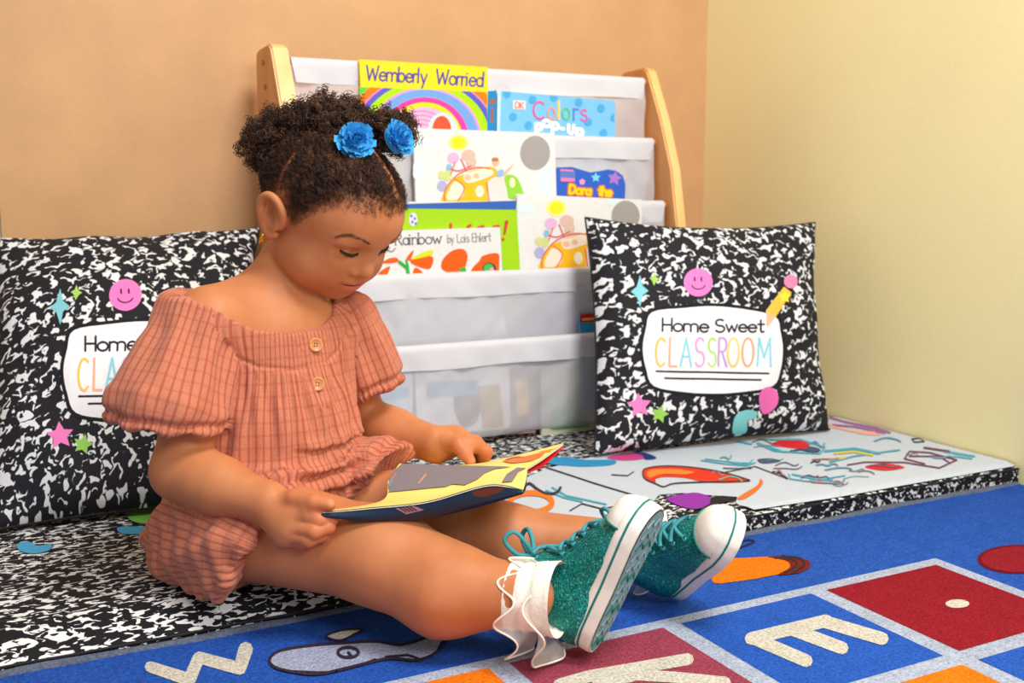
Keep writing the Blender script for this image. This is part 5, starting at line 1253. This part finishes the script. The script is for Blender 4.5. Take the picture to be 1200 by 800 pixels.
axN = nrm(J['anN']-J['caN']); so = sock(at(616, 699, 1.052), axN, 'cream frilled sock on the nearer foot')
frill(at(630, 700, 1.056), axN, .033, .058, -.018, 7, .4, so, 1.0); frill(at(640, 704, 1.056), axN, .034, .062, .004, 5, 2.0, so, 2.2)
oF = at(795, 693, 1.235)
WF, shF = shoe(oF, fr(.31, .68, .66), fr(-.90, .41, .0), -1, 'teal glitter high-top sneaker on the farther foot, laces showing')
axF = nrm(J['anF']-J['caF']); so = sock(at(744, 634, 1.232), axF, 'cream frilled sock on the farther foot', .95)
frill(at(750, 634, 1.230), axF, .032, .056, .004, 6, .9, so, .6)

# ------------------------------------------------------------------ the open book in her hands
hb = thing('open_picture_book', at(510, 600, 1.16), 'open picture book with yellow and grey pages held over the child\'s lap', 'book')
def patch(rows, n=30, m=26, off=0.0):
    C_ = np.array([[at(*p) for p in r] for r in rows]); A = np.array([cr(r, 10, False) for r in C_]); B_ = np.array([cr(A[:, j], 8, False) for j in range(A.shape[1])]).transpose(1, 0, 2)
    return B_
near = patch([[(367, 600, 1.072), (430, 594, 1.079), (500, 586.5, 1.084), (572, 567, 1.090), (613, 573, 1.100)],
              [(446, 587, 1.122), (478, 582, 1.125), (530, 577, 1.125), (583, 566, 1.128), (615, 567, 1.135)],
              [(455, 563, 1.180), (500, 561, 1.180), (545, 560, 1.175), (590, 558, 1.172), (617, 558, 1.175)],
              [(468, 543, 1.235), (510, 545, 1.230), (550, 546, 1.225), (590, 547, 1.220), (618, 548, 1.215)]])
far = patch([[(468, 543, 1.235), (510, 545, 1.230), (550, 546, 1.225), (590, 547, 1.220), (618, 548, 1.215)],
             [(476, 547, 1.275), (518, 546, 1.272), (560, 543, 1.265), (600, 540, 1.258), (634, 538, 1.250)],
             [(490, 552, 1.320), (528, 549, 1.316), (570, 541, 1.308), (618, 530, 1.300), (660, 519, 1.290)]])
cover = patch([[(368, 602, 1.0725), (430, 596.5, 1.0795), (500, 589, 1.0845), (572, 570, 1.0905), (614, 574.5, 1.1005)],
               [(386, 604.5, 1.078), (436, 610, 1.084), (500, 606, 1.092), (562, 592, 1.096), (612, 578, 1.104)],
               [(450, 594, 1.140), (480, 592, 1.138), (530, 590, 1.138), (584, 579, 1.140), (616, 572, 1.145)],
               [(468, 548, 1.235), (510, 550, 1.230), (550, 551, 1.225), (590, 552, 1.220), (618, 553, 1.215)]])
cover2 = patch([[(468, 548, 1.235), (510, 550, 1.230), (550, 551, 1.225), (590, 552, 1.220), (619, 553, 1.215)],
                [(476, 553, 1.275), (518, 552, 1.272), (560, 549, 1.265), (600, 546, 1.258), (637, 545, 1.252)],
                [(490, 556, 1.323), (528, 553, 1.319), (570, 545, 1.311), (618, 534, 1.303), (661, 523, 1.293)]])
def sheet(G, name, mat, th=.0006):
    n = np.cross(np.gradient(G, axis=0), np.gradient(G, axis=1)); n /= np.linalg.norm(n, axis=2)[..., None]+1e-9
    if n[..., 2].mean() < 0: n = -n
    mb = MB(); lowG = G-n*th; mb.grid(G); mb.grid(lowG[::-1]); a, b = G.shape[:2]
    for e, l in ((G[0], lowG[0]), (G[-1], lowG[-1]), (G[:, 0], lowG[:, 0]), (G[:, -1], lowG[:, -1])): mb.grid(np.stack([e, l]))
    return mb.obj(name, mat, hb), n
m_py = flat('page_yellow', (240, 214, 116), .5, .03, 60); m_pw = flat('page_white', (240, 238, 232), .6, .03, 60); m_cv = flat('cover_navy', (14, 36, 58), .35, .1, 40); m_rd = flat('cover_red', (206, 30, 40), .35)
pn, nn1 = sheet(near, 'page', m_py); pfar, nn2 = sheet(far, 'page', m_py)
sheet(near-nn1*.0016, 'page', m_pw); sheet(far-nn2*.0016, 'page', m_pw)
sheet(cover, 'back_cover', m_cv, .001); sheet(cover2, 'front_cover', m_rd, .001)
bn_, bf_ = bvh_of(pn), bvh_of(pfar)
def hdec(name, polys, bv, rgb, off=.0005): return decal(name, polys, bv, ink(rgb, .55), hb, off+.0006, 4)
hdec('printed_shape', [[(447, 581), (458, 577), (480, 575), (500, 573), (522, 571), (530, 568), (545, 569), (560, 562), (568, 555), (580, 550), (600, 547.5), (560, 546.5), (520, 545.5), (471, 544), (462, 552), (452, 568)]], bn_, (124, 116, 122))
hdec('printed_shape', [[(588, 566), (594, 556), (606, 548.5), (617, 549), (608, 553), (600, 565)]], bn_, (124, 116, 122))
hdec('printed_speck', [ell(458, 567, 2, 5, 0, 360, 10, 20)], bn_, (96, 136, 160), .0008); hdec('printed_speck', ribbon([(452, 579), (456, 567), (464, 556)], 1.4), bn_, (190, 120, 110), .0008); hdec('printed_speck', ribbon([(491, 567), (499, 557)], 2), bn_, (196, 140, 124), .0008)
hdec('printed_flame', [[(588, 541), (610, 537), (640, 529.5), (634, 536), (622, 541), (600, 543.5)]], bf_, (224, 112, 60)); hdec('printed_line', ribbon(cr([(593, 539), (605, 536), (616, 536.5)], 3, False), 1.2), bf_, (196, 110, 50)); hdec('printed_speck', ribbon([(645, 529), (652, 526)], 1.6), bf_, (214, 150, 60))
bc_ = BVHTree.FromPolygons([Vector(p) for p in cover.reshape(-1, 3)], [(i*cover.shape[1]+j, i*cover.shape[1]+j+1, (i+1)*cover.shape[1]+j+1, (i+1)*cover.shape[1]+j) for i in range(cover.shape[0]-1) for j in range(cover.shape[1]-1)])
hdec('printed_label', [[(459, 593), (480, 590), (497, 597), (476, 602)]], bc_, (150, 104, 112), .0006); hdec('printed_label_bars', flatl([ribbon([(468+4*i, 594-.5*i), (476+4*i, 599-.5*i)], 1.2) for i in range(4)]), bc_, (60, 40, 52), .0009)
hdec('printed_patch', [cr([(552, 577), (566, 572), (590, 570), (584, 577), (564, 582)], 3)], bc_, (92, 40, 26), .0006)
